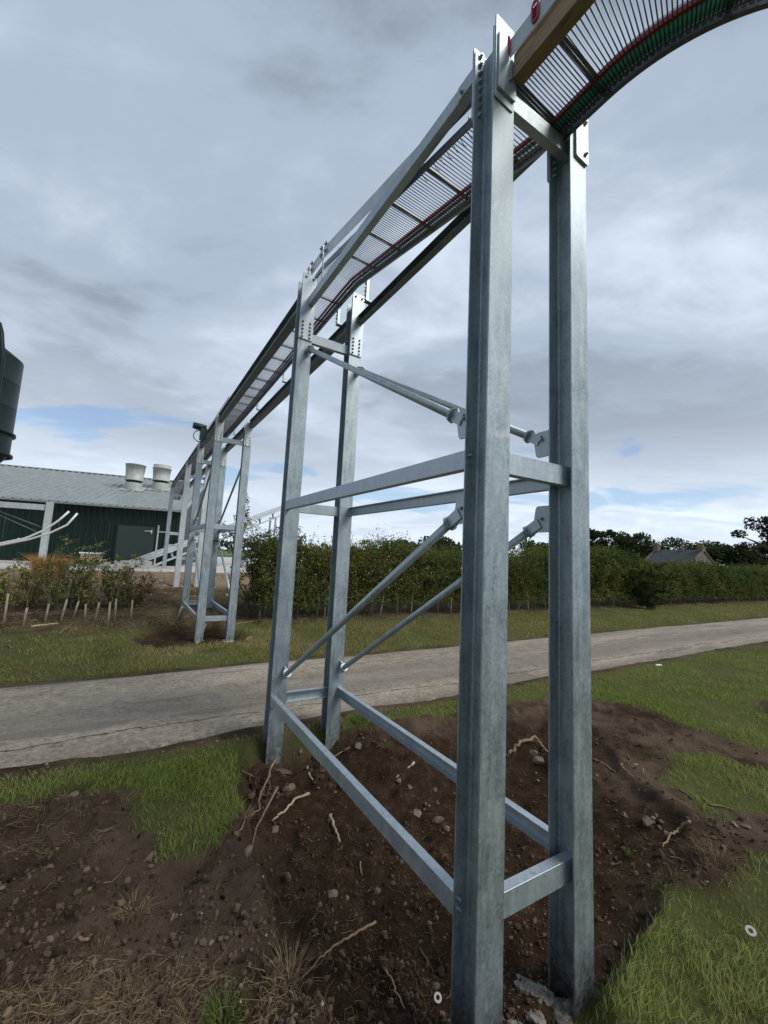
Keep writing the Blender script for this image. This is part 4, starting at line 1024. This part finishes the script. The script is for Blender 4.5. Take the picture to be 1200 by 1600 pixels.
# orange tuft
def tuft(px, py, label, n_, hgt, rad, cols, name='grass_tuft', wid=.008):
    p = spot(px, py); a = RNG.uniform(0, 6.283, n_); r_ = RNG.uniform(0, 1, n_) ** .6 * rad * .45
    base = np.stack([p[0] + np.cos(a) * r_, p[1] + np.sin(a) * r_, np.full(n_, p[2] - .01)], 1)
    out = np.stack([np.cos(a), np.sin(a), np.zeros(n_)], 1) * RNG.uniform(.2, 1, (n_, 1)) * rad
    hh = RNG.uniform(.5, 1, n_) * hgt
    me = blades(base - p, out, hh, np.full(n_, wid), tints(n_, cols, .2), M['straw'])
    return tag(link(name, me, None, p), label, 'grass tuft')
def blades(base, lean, h, w, tint, m_):
    n_ = len(base); az = RNG.uniform(0, 6.283, n_); sd_ = np.stack([np.cos(az), np.sin(az), np.zeros(n_)], 1) * w[:, None] * .5
    m1 = base + lean * .3; m1[:, 2] += h * .6; tp = base + lean; tp[:, 2] += h * .92
    V = np.stack([base - sd_, base + sd_, m1 + sd_ * .8, m1 - sd_ * .8, tp], 1).reshape(-1, 3)
    i = np.arange(n_) * 5
    F = np.concatenate([np.stack([i, i + 1, i + 2], 1), np.stack([i, i + 2, i + 3], 1), np.stack([i + 3, i + 2, i + 4], 1)])
    return mesh_np('blades', V, F, m_, np.repeat(tint, 5, 0))
tuft(76, 908, 'orange brown tuft of dead weeds behind the tree guards', 1400, .85, .62, [(.40, .21, .06), (.46, .26, .09), (.30, .16, .05)], 'weed_tuft', .012)

# tree guards and sticks on the bank
GU = [(5, 978, 46), (36, 978, 26, ), (70, 972, 26), (94, 974, 34), (113, 968, 26), (132, 968, 22), (148, 970, 26), (168, 978, 34), (179, 970, 32), (204, 968, 28), (276, 968, 20)]
words = ['first', 'second', 'third', 'fourth', 'fifth', 'sixth', 'seventh', 'eighth', 'ninth', 'tenth', 'eleventh']
for i, (px, py, hpx) in enumerate(GU):
    p = spot(px, py); dist = p[1]; h = hpx / FPX * dist * 1.05; tl = random.uniform(-.02, .11) * (1 if i else .1)
    t_ = thing('tree_guard', p, '%s pale tree guard from the left in the young row on the bank' % words[i], 'tree guard', 'tree guards in a row on the bank')
    MB().tube([p - ZV * .03, p + ZV * h * .5 + CR * tl * .5, p + ZV * h + CR * tl], [.021, .020, .019], 9).build('guard_tube', M['stake'], t_)
    br = MB(); twiggy(br, p + ZV * h * .9 + CR * tl, p + ZV * (h + random.uniform(.35, .7)) + CR * (tl + random.uniform(-.05, .15)), .012, .004, .025, 5, 5)
    if i in (2, 3): twiggy(br, p + ZV * h * .9 + CR * tl, p + ZV * (h + .5) + CR * (tl - .25), .012, .004, .025, 5, 5)
    br.build('sapling_stem', M['bark'], t_)

# trees behind the hedge
def tree(px, pytop, Y, width_px, label, cols, name='broadleaf_tree', trunk_h=.3, nl=2600, lsize=.5, gap=.45, group='trees behind the hedge', lobes=16):
    top = atY(px, pytop, Y); x, y = top[0], top[1]; z = .73; H = top[2] - z; Rr = width_px / FPX * Y / 2
    t_ = thing(name, (x, y, z), label, 'tree', group); org = ORG[t_.name]
    tr = MB(); br_tips = []
    twiggy(tr, np.array([x, y, z - .2]), np.array([x + random.gauss(0, .2), y, z + H * .75]), H * .03, H * .009, H * .012, 6, 8)
    for i in range(lobes):
        a = 6.283 * i / lobes + random.uniform(-.3, .3); f = random.uniform(.25, 1); hh = z + H * (trunk_h + (1 - trunk_h) * random.uniform(.1, .93))
        env = math.sqrt(max(.05, 1 - ((hh - z) / H - .55) ** 2 / .27))
        p1 = np.array([x + math.cos(a) * Rr * f * env, y + math.sin(a) * Rr * f * env, hh])
        twiggy(tr, np.array([x, y, z + (hh - z) * random.uniform(.45, .7)]), p1, H * .012, H * .003, H * .012, 4, 5); br_tips.append(p1)
    tr.build('trunk', M['bark'], t_)
    T = np.array(br_tips); k = RNG.integers(0, len(T), nl)
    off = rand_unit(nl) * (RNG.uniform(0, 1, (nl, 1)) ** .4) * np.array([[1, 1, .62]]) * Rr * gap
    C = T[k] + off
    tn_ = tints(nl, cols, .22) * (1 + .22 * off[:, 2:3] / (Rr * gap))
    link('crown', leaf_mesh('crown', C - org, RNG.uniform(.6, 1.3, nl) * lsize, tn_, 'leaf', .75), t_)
TD = [(0.034, 0.05, 0.022), (0.043, 0.062, 0.024), (0.029, 0.043, 0.02), (0.053, 0.062, 0.026)]
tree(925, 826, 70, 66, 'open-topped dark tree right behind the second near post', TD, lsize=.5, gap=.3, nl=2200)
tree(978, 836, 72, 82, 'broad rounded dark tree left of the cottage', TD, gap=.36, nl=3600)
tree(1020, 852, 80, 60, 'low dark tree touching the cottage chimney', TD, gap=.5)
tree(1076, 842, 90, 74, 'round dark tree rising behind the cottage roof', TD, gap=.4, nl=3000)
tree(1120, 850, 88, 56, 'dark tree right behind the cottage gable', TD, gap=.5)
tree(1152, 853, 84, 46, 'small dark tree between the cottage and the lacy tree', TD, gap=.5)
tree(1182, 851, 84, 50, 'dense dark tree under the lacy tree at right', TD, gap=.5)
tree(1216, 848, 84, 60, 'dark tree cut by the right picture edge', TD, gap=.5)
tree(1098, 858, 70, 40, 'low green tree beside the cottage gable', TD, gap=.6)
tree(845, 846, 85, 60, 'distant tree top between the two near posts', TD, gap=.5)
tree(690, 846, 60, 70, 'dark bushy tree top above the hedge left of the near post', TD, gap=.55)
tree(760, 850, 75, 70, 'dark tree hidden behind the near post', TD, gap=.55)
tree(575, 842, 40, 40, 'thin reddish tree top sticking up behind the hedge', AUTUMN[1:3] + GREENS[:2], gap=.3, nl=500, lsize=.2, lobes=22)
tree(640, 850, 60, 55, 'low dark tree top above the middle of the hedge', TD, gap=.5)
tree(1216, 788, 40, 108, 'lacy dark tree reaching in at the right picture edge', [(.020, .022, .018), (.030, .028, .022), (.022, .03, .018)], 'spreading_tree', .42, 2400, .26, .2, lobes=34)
# far wood
nT = 5200; ex = RNG.uniform(-260, 420, nT); dep = RNG.uniform(0, 30, nT)
hx = 6.5 + 2.5 * (fbm(ex * .05, ex * 0, 4, 81) - .5) * 2 + 1.3 * (vn(ex * .4, ex * 0, 82) - .5) * 2
C = np.stack([ex, 330 - dep + .12 * ex, .7 + hx * RNG.uniform(.05, 1, nT) ** .7], 1)
tag(link('distant_wood', leaf_mesh('distant_wood', C, RNG.uniform(1.6, 3.2, nT), tints(nT, [(.030, .042, .024), (.038, .048, .026), (.05, .05, .03)], .2), 'leaf', .8)), 'dark wood on the skyline beyond the field', 'wood', None, 'stuff')

# ------------------------------------------------------------------ grass, straw, crumbs
def grass_field():
    n_ = 820000
    r_ = .75 * (46 / .75) ** (RNG.uniform(0, 1, n_) ** .92); a = RNG.uniform(R(-74), R(74), n_)
    x, y = r_ * np.sin(a), r_ * np.cos(a)
    e, n = en(x, y); so, pi_, ho = masks(x, y); re0, re1 = road_edges(e)
    g = 1 - so
    clump = fbm(x * 2.2, y * 2.2, 4, 91); bare = fbm(x * 1.1 + 7, y * 1.1, 3, 92)
    g = g * np.where((n > re0 - .10) & (n < re1 + .06), 0, 1) * np.where(n > 9.0, np.where(n > 10.6, .10, .3), 1)
    g = np.where((n < N0), g * sst(.30, .45, bare + .25 * clump), g)
    g = np.where((x > .5) & (x < 1.5) & (y < 1.5), g * sst(.42, .62, fbm(x * 5, y * 5, 3, 98)), g)
    g = np.where((x > .5) & (y < 2.6) & (n < 3), g * (.25 + .75 * sst(.40, .60, fbm(x * 6 + 3, y * 6, 3, 99))), g)
    g = g * (n < 12.4)
    keep = RNG.uniform(0, 1, n_) < g * (.25 + .75 * sst(.3, .6, clump))
    x, y, r_, clump, n, e, so = x[keep], y[keep], r_[keep], clump[keep], n[keep], e[keep], so[keep]
    m_ = len(x); z = zg(x, y)
    lush = fbm(x * .9, y * .9, 3, 93)
    h = (.020 + .036 * clump) * RNG.uniform(.5, 1.5, m_) * (1 + r_ * .02)
    right = (x > .75) & (y < 2.4) & (n < 3)
    h = np.where(right, h * .9 * RNG.uniform(.5, 1.5, m_), h); h = np.where(n > N1, h * 1.25, h)
    h = np.where(np.abs(n - N0) < .4, h * .7, h)
    lean = rand_unit(m_) * (h * RNG.uniform(.4, 1.6, m_))[:, None]; lean[:, 2] = 0
    wind = np.stack([fbm(x * 1.6, y * 1.6, 2, 94) - .5, fbm(x * 1.6, y * 1.6, 2, 95) - .5, np.zeros(m_)], 1) * h[:, None] * 1.6
    w = (.0021 + .0006 * r_) * RNG.uniform(.7, 1.3, m_)
    tn_ = tints(m_, [(.205, .285, .056), (.235, .320, .064), (.175, .240, .048), (.265, .305, .082)], .22)
    dry = np.clip((.60 - lush) * 5 + RNG.normal(0, .5, m_), 0, 1) * np.where(n > N1, .85, np.where(right, .9, .42))
    dry = np.maximum(dry, sst(.55, .0, np.abs(n - N0)) * .75); dry = np.clip(np.where(right, np.maximum(dry, .3 * RNG.uniform(0, 2, m_)), np.where(n > N1, dry + .22, dry)), 0, 1)[:, None]
    tn_ = np.where((n > N1)[:, None], tn_ * np.array([[1.08, .84, .95]]), tn_)
    tn_ = tn_ * (1 - dry) + np.array([.36, .30, .16]) * dry * RNG.uniform(.7, 1.25, (m_, 1))
    me = blades(np.stack([x, y, z - .004], 1), lean + wind, h, w, tn_, M['grass'])
    tag(link('grass', me), 'short patchy green and straw coloured grass on the verges', 'grass', None, 'stuff')
    return m_
ng = grass_field()
def strands(name, n_, region, label, cols, ln, w, lift, dens=None):
    """thin curved dead stalks lying on the soil"""
    V = []; F = []; T = []
    pts = []
    while len(pts) < n_:
        px = random.uniform(region[0], region[2]); py = random.uniform(region[1], region[3]); p = onplane(px, py)
        if dens is None or random.random() < dens(p[0], p[1]): pts.append(p)
    P_ = np.array(pts); a = RNG.normal(.7, 1.0, n_); K_ = 5; lnn = RNG.uniform(.35, 1.4, n_) * ln
    cur = RNG.normal(0, .55, n_); X = [P_[:, 0]]; Y = [P_[:, 1]]
    for k in range(K_ - 1):
        X.append(X[-1] + np.cos(a) * lnn / K_); Y.append(Y[-1] + np.sin(a) * lnn / K_); a = a + cur + RNG.normal(0, .25, n_)
    X = np.stack(X, 1); Y = np.stack(Y, 1); Z = zg(X.ravel(), Y.ravel()).reshape(X.shape) + .004 + np.abs(RNG.normal(0, lift, X.shape))
    Pt = np.stack([X, Y, Z], 2); dd = np.gradient(Pt, axis=1); sd_ = np.stack([-dd[..., 1], dd[..., 0], np.zeros_like(X)], 2); sd_ /= np.linalg.norm(sd_, axis=2, keepdims=True) + 1e-9
    ww = (RNG.uniform(.5, 1.5, n_) * w)[:, None, None] * np.linspace(1, .4, K_)[None, :, None]
    up = np.zeros_like(Pt); up[..., 2] = 1
    Vv = np.stack([Pt - sd_ * ww, Pt + up * ww * 1.3, Pt + sd_ * ww], 2).reshape(-1, 3)      # little roof section
    idx = np.arange(n_ * K_ * 3).reshape(n_, K_, 3)
    for k in range(2):
        F.append(np.stack([idx[:, :-1, k], idx[:, :-1, k + 1], idx[:, 1:, k + 1], idx[:, 1:, k]], 3 - 1).reshape(-1, 4))
    tn_ = np.repeat(tints(n_, cols, .25), K_ * 3, 0)
    tag(link(name, mesh_np(name, Vv, np.concatenate(F), M['straw'], tn_)), label, 'dead grass', None, 'stuff')
def inpit(x, y): return sdist(np.array([x]), np.array([y]), PIT)[0] > 0
def dleft(x, y):
    if sdist(np.array([x]), np.array([y]), SOIL)[0] < -.05: return 0
    if inpit(x, y): return .10
    return float(np.clip((fbm(np.array([x * 2.4]), np.array([y * 2.4]), 3, 96)[0] - .47) * 7, .02, 1))
STRAW = [(.25, .185, .105), (.20, .145, .08), (.33, .26, .16), (.14, .10, .06)]
strands('dead_grass', 1500, (-120, 1230, 700, 1640), 'dry straw and rootlets scattered over the dug soil', STRAW, .15, .0008, .010, dleft)
strands('rootlets', 700, (400, 1110, 1180, 1640), 'fine pale rootlets lying in the pit', STRAW, .11, .0008, .006, lambda x, y: 1 if sdist(np.array([x]), np.array([y]), SOIL)[0] > 0 else 0)
strands('leaf_litter', 900, (0, 905, 330, 985), 'dry litter and stalks on the bank below the shrubs', STRAW + [(.12, .08, .05)], .3, .004, .03)
# crumbs of soil and gravel
def lumps(name, n_, r0, r1, cols, region, label, mask):
    px = RNG.uniform(region[0], region[2], n_ * 3); py = region[1] + (region[3] - region[1]) * RNG.uniform(0, 1, n_ * 3) ** .8
    P_ = np.array([onplane(a, b_) for a, b_ in zip(px, py)]); so = masks(P_[:, 0], P_[:, 1]); ok = mask(P_[:, 0], P_[:, 1], *so); P_ = P_[ok][:n_]; m_ = len(P_)
    rr = r0 + (r1 - r0) * RNG.uniform(0, 1, m_) ** 4
    z = zg(P_[:, 0], P_[:, 1]) + rr * .25; C = np.stack([P_[:, 0], P_[:, 1], z], 1)
    t_ = (1 + 5 ** .5) / 2
    ico = np.array([(-1, t_, 0), (1, t_, 0), (-1, -t_, 0), (1, -t_, 0), (0, -1, t_), (0, 1, t_), (0, -1, -t_), (0, 1, -t_), (t_, 0, -1), (t_, 0, 1), (-t_, 0, -1), (-t_, 0, 1)]) / 1.9
    fa = np.array([(0, 11, 5), (0, 5, 1), (0, 1, 7), (0, 7, 10), (0, 10, 11), (1, 5, 9), (5, 11, 4), (11, 10, 2), (10, 7, 6), (7, 1, 8), (3, 9, 4), (3, 4, 2), (3, 2, 6), (3, 6, 8), (3, 8, 9), (4, 9, 5), (2, 4, 11), (6, 2, 10), (8, 6, 7), (9, 8, 1)])
    sc = RNG.uniform(.55, 1.3, (m_, 12, 1)) * RNG.uniform(.6, 1.3, (m_, 1, 3)); 
    Vv = C[:, None] + ico[None] * sc * rr[:, None, None]
    Ff = (np.arange(m_)[:, None, None] * 12 + fa[None]).reshape(-1, 3)
    tag(link(name, mesh_np(name, Vv.reshape(-1, 3), Ff, M['crumb'], np.repeat(tints(m_, cols, .3), 12, 0), False)), label, 'soil', None, 'stuff')
lumps('soil_crumbs', 12000, .002, .017, [(.080, .057, .039), (.10, .072, .050), (.066, .046, .031), (.13, .096, .067)], (-150, 1110, 1300, 1680), 'loose crumbs and clods of dark soil', lambda x, y, s, p, h: s > .6)
lumps('clods', 260, .010, .030, [(.075, .053, .036), (.095, .068, .048), (.060, .042, .028)], (-100, 1120, 1250, 1660), 'broken clods of dark earth', lambda x, y, s, p, h: (s > .7) & (fbm(x * 2, y * 2, 3, 97) > .5))
for rg_, nm_ in (((392, 1168, 462, 1205), 'rear left'), ((488, 1142, 548, 1180), 'rear right'), ((835, 1530, 945, 1612), 'second near')):
    lumps('post_spoil', 170, .006, .034, [(.075, .053, .036), (.095, .068, .048), (.060, .042, .028)], rg_, 'loose spoil heaped at the foot of the %s post' % nm_, lambda x, y, s, p, h: s > .5)
lumps('gravel', 560, .003, .011, [(.20, .16, .12), (.15, .115, .085), (.27, .23, .18), (.12, .085, .065)], (0, 1110, 1250, 1660), 'small pale pebbles strewn in the soil', lambda x, y, s, p, h: (s > .7) & (p > -.4))
lumps('bank_rubble', 260, .02, .075, [(.42, .38, .33), (.34, .29, .24), (.28, .22, .17)], (150, 890, 420, 960), 'pale rubble strewn on the dirt bank', lambda x, y, s, p, h: en(x, y)[1] > 10.2)
lumps('road_grit', 260, .004, .012, [(.22, .19, .15), (.12, .10, .08)], (0, 1120, 1200, 1200), 'grit along the near road edge', lambda x, y, s, p, h: np.abs(en(x, y)[1] - N0) < .22)

# ------------------------------------------------------------------ single stones, roots, sticks
def stone(px, py, wpx, hpx, label, m_='stone', ang=0.0):
    p = spot(px, py + hpx * .3); dist = np.linalg.norm(p - EYE); w = wpx / FPX * dist * .5; h = hpx / FPX * dist * .42
    import bmesh
    bm = bmesh.new(); bmesh.ops.create_icosphere(bm, subdivisions=2, radius=1.0)
    ph = random.uniform(0, 50)
    cuts_ = [Vector((random.gauss(0, 1), random.gauss(0, 1), random.gauss(0, 1))).normalized() for _ in range(11)]
    for v in bm.verts:
        c_ = v.co.copy()
        for q in cuts_:
            dd = c_.dot(q) - .55
            if dd > 0: c_ -= q * dd * .85
        k = 1 + .10 * math.sin(c_.x * 4 + ph) * math.cos(c_.y * 5 + ph)
        v.co = Vector((c_.x * w * k, c_.y * w * .8 * k, c_.z * h * k))
    me = bpy.data.meshes.new('stone'); bm.to_mesh(me); bm.free(); me.materials.append(M[m_])
    o = link('stone', me, None, p + ZV * h * .2); o.rotation_euler = (random.uniform(-.25, .25), random.uniform(-.25, .25), ang or random.uniform(0, 3))
    return tag(o, label, 'stone', 'stones lying in the dug soil')
for s_ in [(560, 1160, 17, 11, 'pale angular stone beside the foot of the rear right post'), (444, 1204, 30, 7, 'flat brown stone lying near the foot of the rear left post', 'stone_red'),
           (470, 1180, 10, 8, 'small stone between the two rear posts'), (455, 1230, 18, 6, 'thin flat stone below the rear left post'), (430, 1295, 14, 12, 'round grey stone beside the split wood'),
           (386, 1327, 18, 18, 'tan stone at the foot of the upright root'), (448, 1368, 14, 14, 'dark reddish stone left of the lower bar', 'stone_red'), (650, 1269, 19, 14, 'grey stone right below the middle of the channel bar'),
           (685, 1280, 18, 12, 'dull reddish stone left of the near post', 'stone_red'), (699, 1294, 11, 10, 'small stone touching the near post edge'), (623, 1219, 13, 8, 'small rounded stone between the two long lower bars'),
           (640, 1222, 10, 5, 'thin pale stone chip beside a rounded stone'), (683, 1253, 8, 9, 'tiny reddish stone above the grey one', 'stone_red'), (522, 1396, 18, 10, 'pale flat stone left of the long lower bar'),
           (589, 1390, 11, 10, 'grey pebble close under the long lower bar'), (542, 1402, 9, 10, 'small pebble between two larger ones by the long bar'), (330, 1471, 9, 8, 'lone pebble in the straw strewn soil'), (117, 1237, 19, 6, 'flat grey stone on the soil by the left grass'),
           (1010, 1282, 15, 20, 'upright brown stone right of the second near post', 'stone_red'), (976, 1273, 9, 9, 'small tan stone left of the upright brown one'), (1041, 1301, 8, 8, 'white pebble right of the upright brown stone'), (1020, 1277, 7, 8, 'small pale pebble touching the upright brown stone'),
           (832, 1173, 17, 13, 'tan stone under the thick root between the near posts'), (842, 1191, 21, 14, 'larger pale stone below the thick root between the near posts'), (832, 1156, 9, 9, 'small stone on top of the thick root'),
           (1166, 1291, 12, 6, 'flat pale stone near the right picture edge'), (548, 1218, 8, 5, 'tiny pale stone below the rear right post'), (680, 1240, 7, 8, 'small pale pebble left of the near post'), (627, 1345, 8, 8, 'pebble under the far lower bar'), (740, 1385, 9, 9, 'pebble seen between the near post and the pit')]:
    stone(*s_)
def root(pts, rpx, label, m_='root', name='root', lift=None, group='roots and sticks in the dug soil', cat='root'):
    P_ = []
    n_ = len(pts)
    for i, (x, y) in enumerate(pts):
        q = spot(x, y); q[2] += (lift[i] if lift else 0) + .006; P_.append(q)
    # resample with small kinks
    out = []; rad = []
    for i in range(n_ - 1):
        for k in range(5):
            f = k / 5; q = P_[i] * (1 - f) + P_[i + 1] * f
            jit = .22 * rpx / FPX * np.linalg.norm(q - EYE)
            out.append(q + np.array([random.gauss(0, 1), random.gauss(0, 1), abs(random.gauss(0, 1))]) * jit * .6)
    out.append(P_[-1]); m_n = len(out); dist = np.linalg.norm(P_[0] - EYE)
    r_ = [rpx / FPX * dist * .29 * (1 - .45 * i / m_n) * random.uniform(.94, 1.06) for i in range(m_n)]
    o = MB().tube(out, r_, 7).build(name, M[m_], None, P_[0]); return tag(o, label, cat, group)
def z7(*q): return [(a * .5833, 1050 + b_ * .5833) for a, b_ in q]
def z6(*q): return [(640 + a * .4667, 1050 + b_ * .4667) for a, b_ in q]
root(z7((735, 265), (712, 315), (690, 360), (697, 378), (655, 400), (637, 440)), 4.5, 'forked pale root curling down the pit edge left of the bar', lift=[.09, .06, .03, .02, .01, 0])
root(z7((740, 350), (705, 405), (685, 440), (672, 488)), 4.5, 'upright tan root leaning over the tan stone', lift=[.10, .06, .03, 0])
root(z7((828, 343), (790, 350), (760, 378), (728, 402)), 6, 'pale split root end with a broken white tip', 'wood_white', lift=[.04, .02, 0, 0])
root(z7((885, 385), (897, 420), (910, 456)), 7, 'short pale splinter of wood lying left of the bar', 'wood_white', 'stick', cat='stick')
root(z7((1110, 240), (1062, 266)), 5.5, 'tan stick between the two long lower bars', 'wood_white', 'stick', cat='stick')
root(z7((648, 266), (672, 280), (697, 298)), 3, 'thin tan root at the grass corner of the pit')
root(z7((1008, 692), (950, 716), (900, 745), (855, 790), (800, 838)), 4.5, 'long tan root pointing up from the bottom scarp', lift=[.03, .02, .02, .03, .0])
root(z7((1025, 800), (1050, 825), (1062, 865), (1085, 908)), 4, 'bent root in the dark pit near the bottom edge')
root(z7((822, 256), (828, 278), (838, 296)), 5, 'short grey stick by the flat stone', 'wood_white', 'stick', cat='stick')
root(z7((1125, 748), (1145, 780), (1160, 806)), 3.5, 'reddish stick left of the near post bottom', 'stone_red', 'stick', cat='stick')
root(z7((880, 200), (940, 171)), 2, 'thin straight twig at the rear right post', 'wood_white', 'stick', cat='stick')
root(z7((208, 716), (232, 724), (262, 718)), 6, 'curled bark piece on the straw strewn soil', 'root', 'stick', cat='stick')
root(z7((963, 512), (970, 546)), 4, 'small stub of root below the splinter')
root(z6((325, 278), (345, 258), (370, 246), (420, 238), (445, 250), (462, 268)), 8, 'thick arched root between the two near posts', lift=[0, .02, .04, .05, .03, 0])
root(z6((620, 298), (655, 312), (692, 323)), 3.5, 'thin root right of the second near post')
root(z6((765, 314), (705, 330), (748, 350)), 4, 'hooked pale root on the soil right of the second near post')
root(z6((937, 528), (905, 545), (880, 560), (847, 590)), 5, 'stout tan root above the grassy bank', lift=[.05, .03, .02, 0])
root(z6((905, 396), (940, 420)), 2.5, 'short twig on the bare soil at right')
root(z6((983, 428), (1008, 448), (1050, 455), (1085, 463)), 3.5, 'jointed pale root on the bare soil at far right')
root(z6((780, 322), (785, 356)), 2.5, 'tiny upright twig on the soil at right')
root(z6((868, 622), (905, 628), (942, 641)), 2.5, 'dark thin root under the grassy bank', 'bark')
root(z6((1080, 504), (1100, 526)), 4, 'white chip of root near the right edge', 'wood_white')
root([(50, 980), (70, 977), (92, 975)], 4.5, 'pale pole lying before the tree guards', 'wood_white', 'stick', cat='stick', group=None)
root([(92, 991), (103, 983), (118, 972)], 3, 'leaning grey stick on the verge by the tree guards', 'root', 'stick', cat='stick', group=None)
root([(314, 990 - 5), (322, 975)], 5, 'white broken stake between the far trestle feet', 'wood_white', 'stick', cat='stick', group=None)
root([(360, 977), (400, 970), (430, 967)], 2.5, 'long thin branch lying right of the far trestle', 'root', 'stick', cat='stick', group=None)
root([(385, 1001), (392, 995)], 7, 'stub of log in the hole by the far trestle', 'root', 'stick', cat='stick', group=None)
# hanging root tufts on the scarps
for px, py, lb, nn_, hh, rr in ((452, 1530, 'matted straw coloured root tuft hanging on the pit scarp', 90, .10, .14), (1120, 1350, 'dry grass tuft overhanging the bank at right', 160, .14, .16), (208, 1425, 'pale straw tuft left in the middle of the soil', 110, .07, .12),
                                (150, 1500, 'thin straw tuft low in the left soil', 60, .05, .13), (60, 1585, 'dry tuft at the bottom left corner', 90, .06, .14), (600, 1165, 'brown grass clod on the pit rim between the posts', 160, .05, .10), (380, 1280, 'dry root tuft under the turf corner', 90, .08, .09)):
    tuft(px, py, lb, nn_, hh, rr, STRAW, wid=.0028)
for px, py, lb, nn_, hh, rr in ((350, 1592, 'fresh green grass tuft at the bottom edge left of the post', 220, .09, .12), (985, 1335, 'small green tuft sprouting in the soil right of the post', 40, .05, .06), (560, 1128, 'tall green grass tuft right of the rear posts', 320, .11, .16)):
    p = spot(px, py); a = RNG.uniform(0, 6.283, nn_); r_ = RNG.uniform(0, 1, nn_) ** .6 * rr * .5
    base = np.stack([np.cos(a) * r_, np.sin(a) * r_, np.full(nn_, -.01)], 1); out = np.stack([np.cos(a), np.sin(a), np.zeros(nn_)], 1) * RNG.uniform(.1, .8, (nn_, 1)) * rr
    tag(link('grass_tuft', blades(base, out, RNG.uniform(.5, 1, nn_) * hh, np.full(nn_, .0035), tints(nn_, [(.10, .16, .035), (.13, .18, .05)], .2), M['grass']), None, p), lb, 'grass tuft')
# washers
for px, py, lb in ((684, 1566, 'white ring washer in the dark pit beside the near post'), (1174, 1472, 'white ring washer on the grass at the right edge')):
    p = spot(px, py); p[2] += .018 + (.03 if px > 900 else 0); r_ = 3.8 / FPX * np.linalg.norm(p - EYE)
    tn_ = (p - EYE) / np.linalg.norm(p - EYE); ax = np.cross(tn_, ZV); ax /= np.linalg.norm(ax); azv = -tn_ * .75 + ZV * .5; azv /= np.linalg.norm(azv); ay = np.cross(azv, ax)
    h_ = r_ * .15
    o = MB().lathe([(r_ * .5, -h_), (r_, -h_), (r_, h_), (r_ * .5, h_), (r_ * .5, -h_)], p, 24, ax, ay, azv, False).build('washer', M['slab'], None, p)
    tag(o, lb, 'washer', 'white ring washers on the ground')
p = spot(1029, 1042); o = MB().box(p + ZV * .03, CR * .055, np.array([0, .02, 0]), ZV * .015).build('paper_scrap', M['white'], None, p); bevel(o, .006); tag(o, 'small white scrap lying on the right grass by the road', 'litter')
# broken concrete round the near post feet
for k, (px, py, w, h, lb) in enumerate(((820, 1536, 36, 13, 'broken concrete lump farthest up between the near posts'), (846, 1552, 40, 15, 'largest muddy concrete lump between the near posts'), (834, 1582, 34, 12, 'concrete lump below the largest, between the near posts'),
                                        (880, 1578, 44, 16, 'muddy concrete lump against the second near post foot'), (806, 1592, 30, 12, 'small concrete lump beside the nearest post at the bottom edge'))):
    o = stone(px, py, w, h, lb, 'lump'); o.location.z -= .012; o.name = 'concrete_lump'; o['category'] = 'concrete'; o['group'] = 'concrete lumps at the post feet'
    md = o.modifiers.new('sub', 'SUBSURF'); md.levels = md.render_levels = 2
    tx = bpy.data.textures.new('lump', 'CLOUDS'); tx.noise_scale = .022; dm = o.modifiers.new('rough', 'DISPLACE'); dm.texture = tx; dm.strength = .03; dm.texture_coords = 'LOCAL'
print('grass blades', ng)
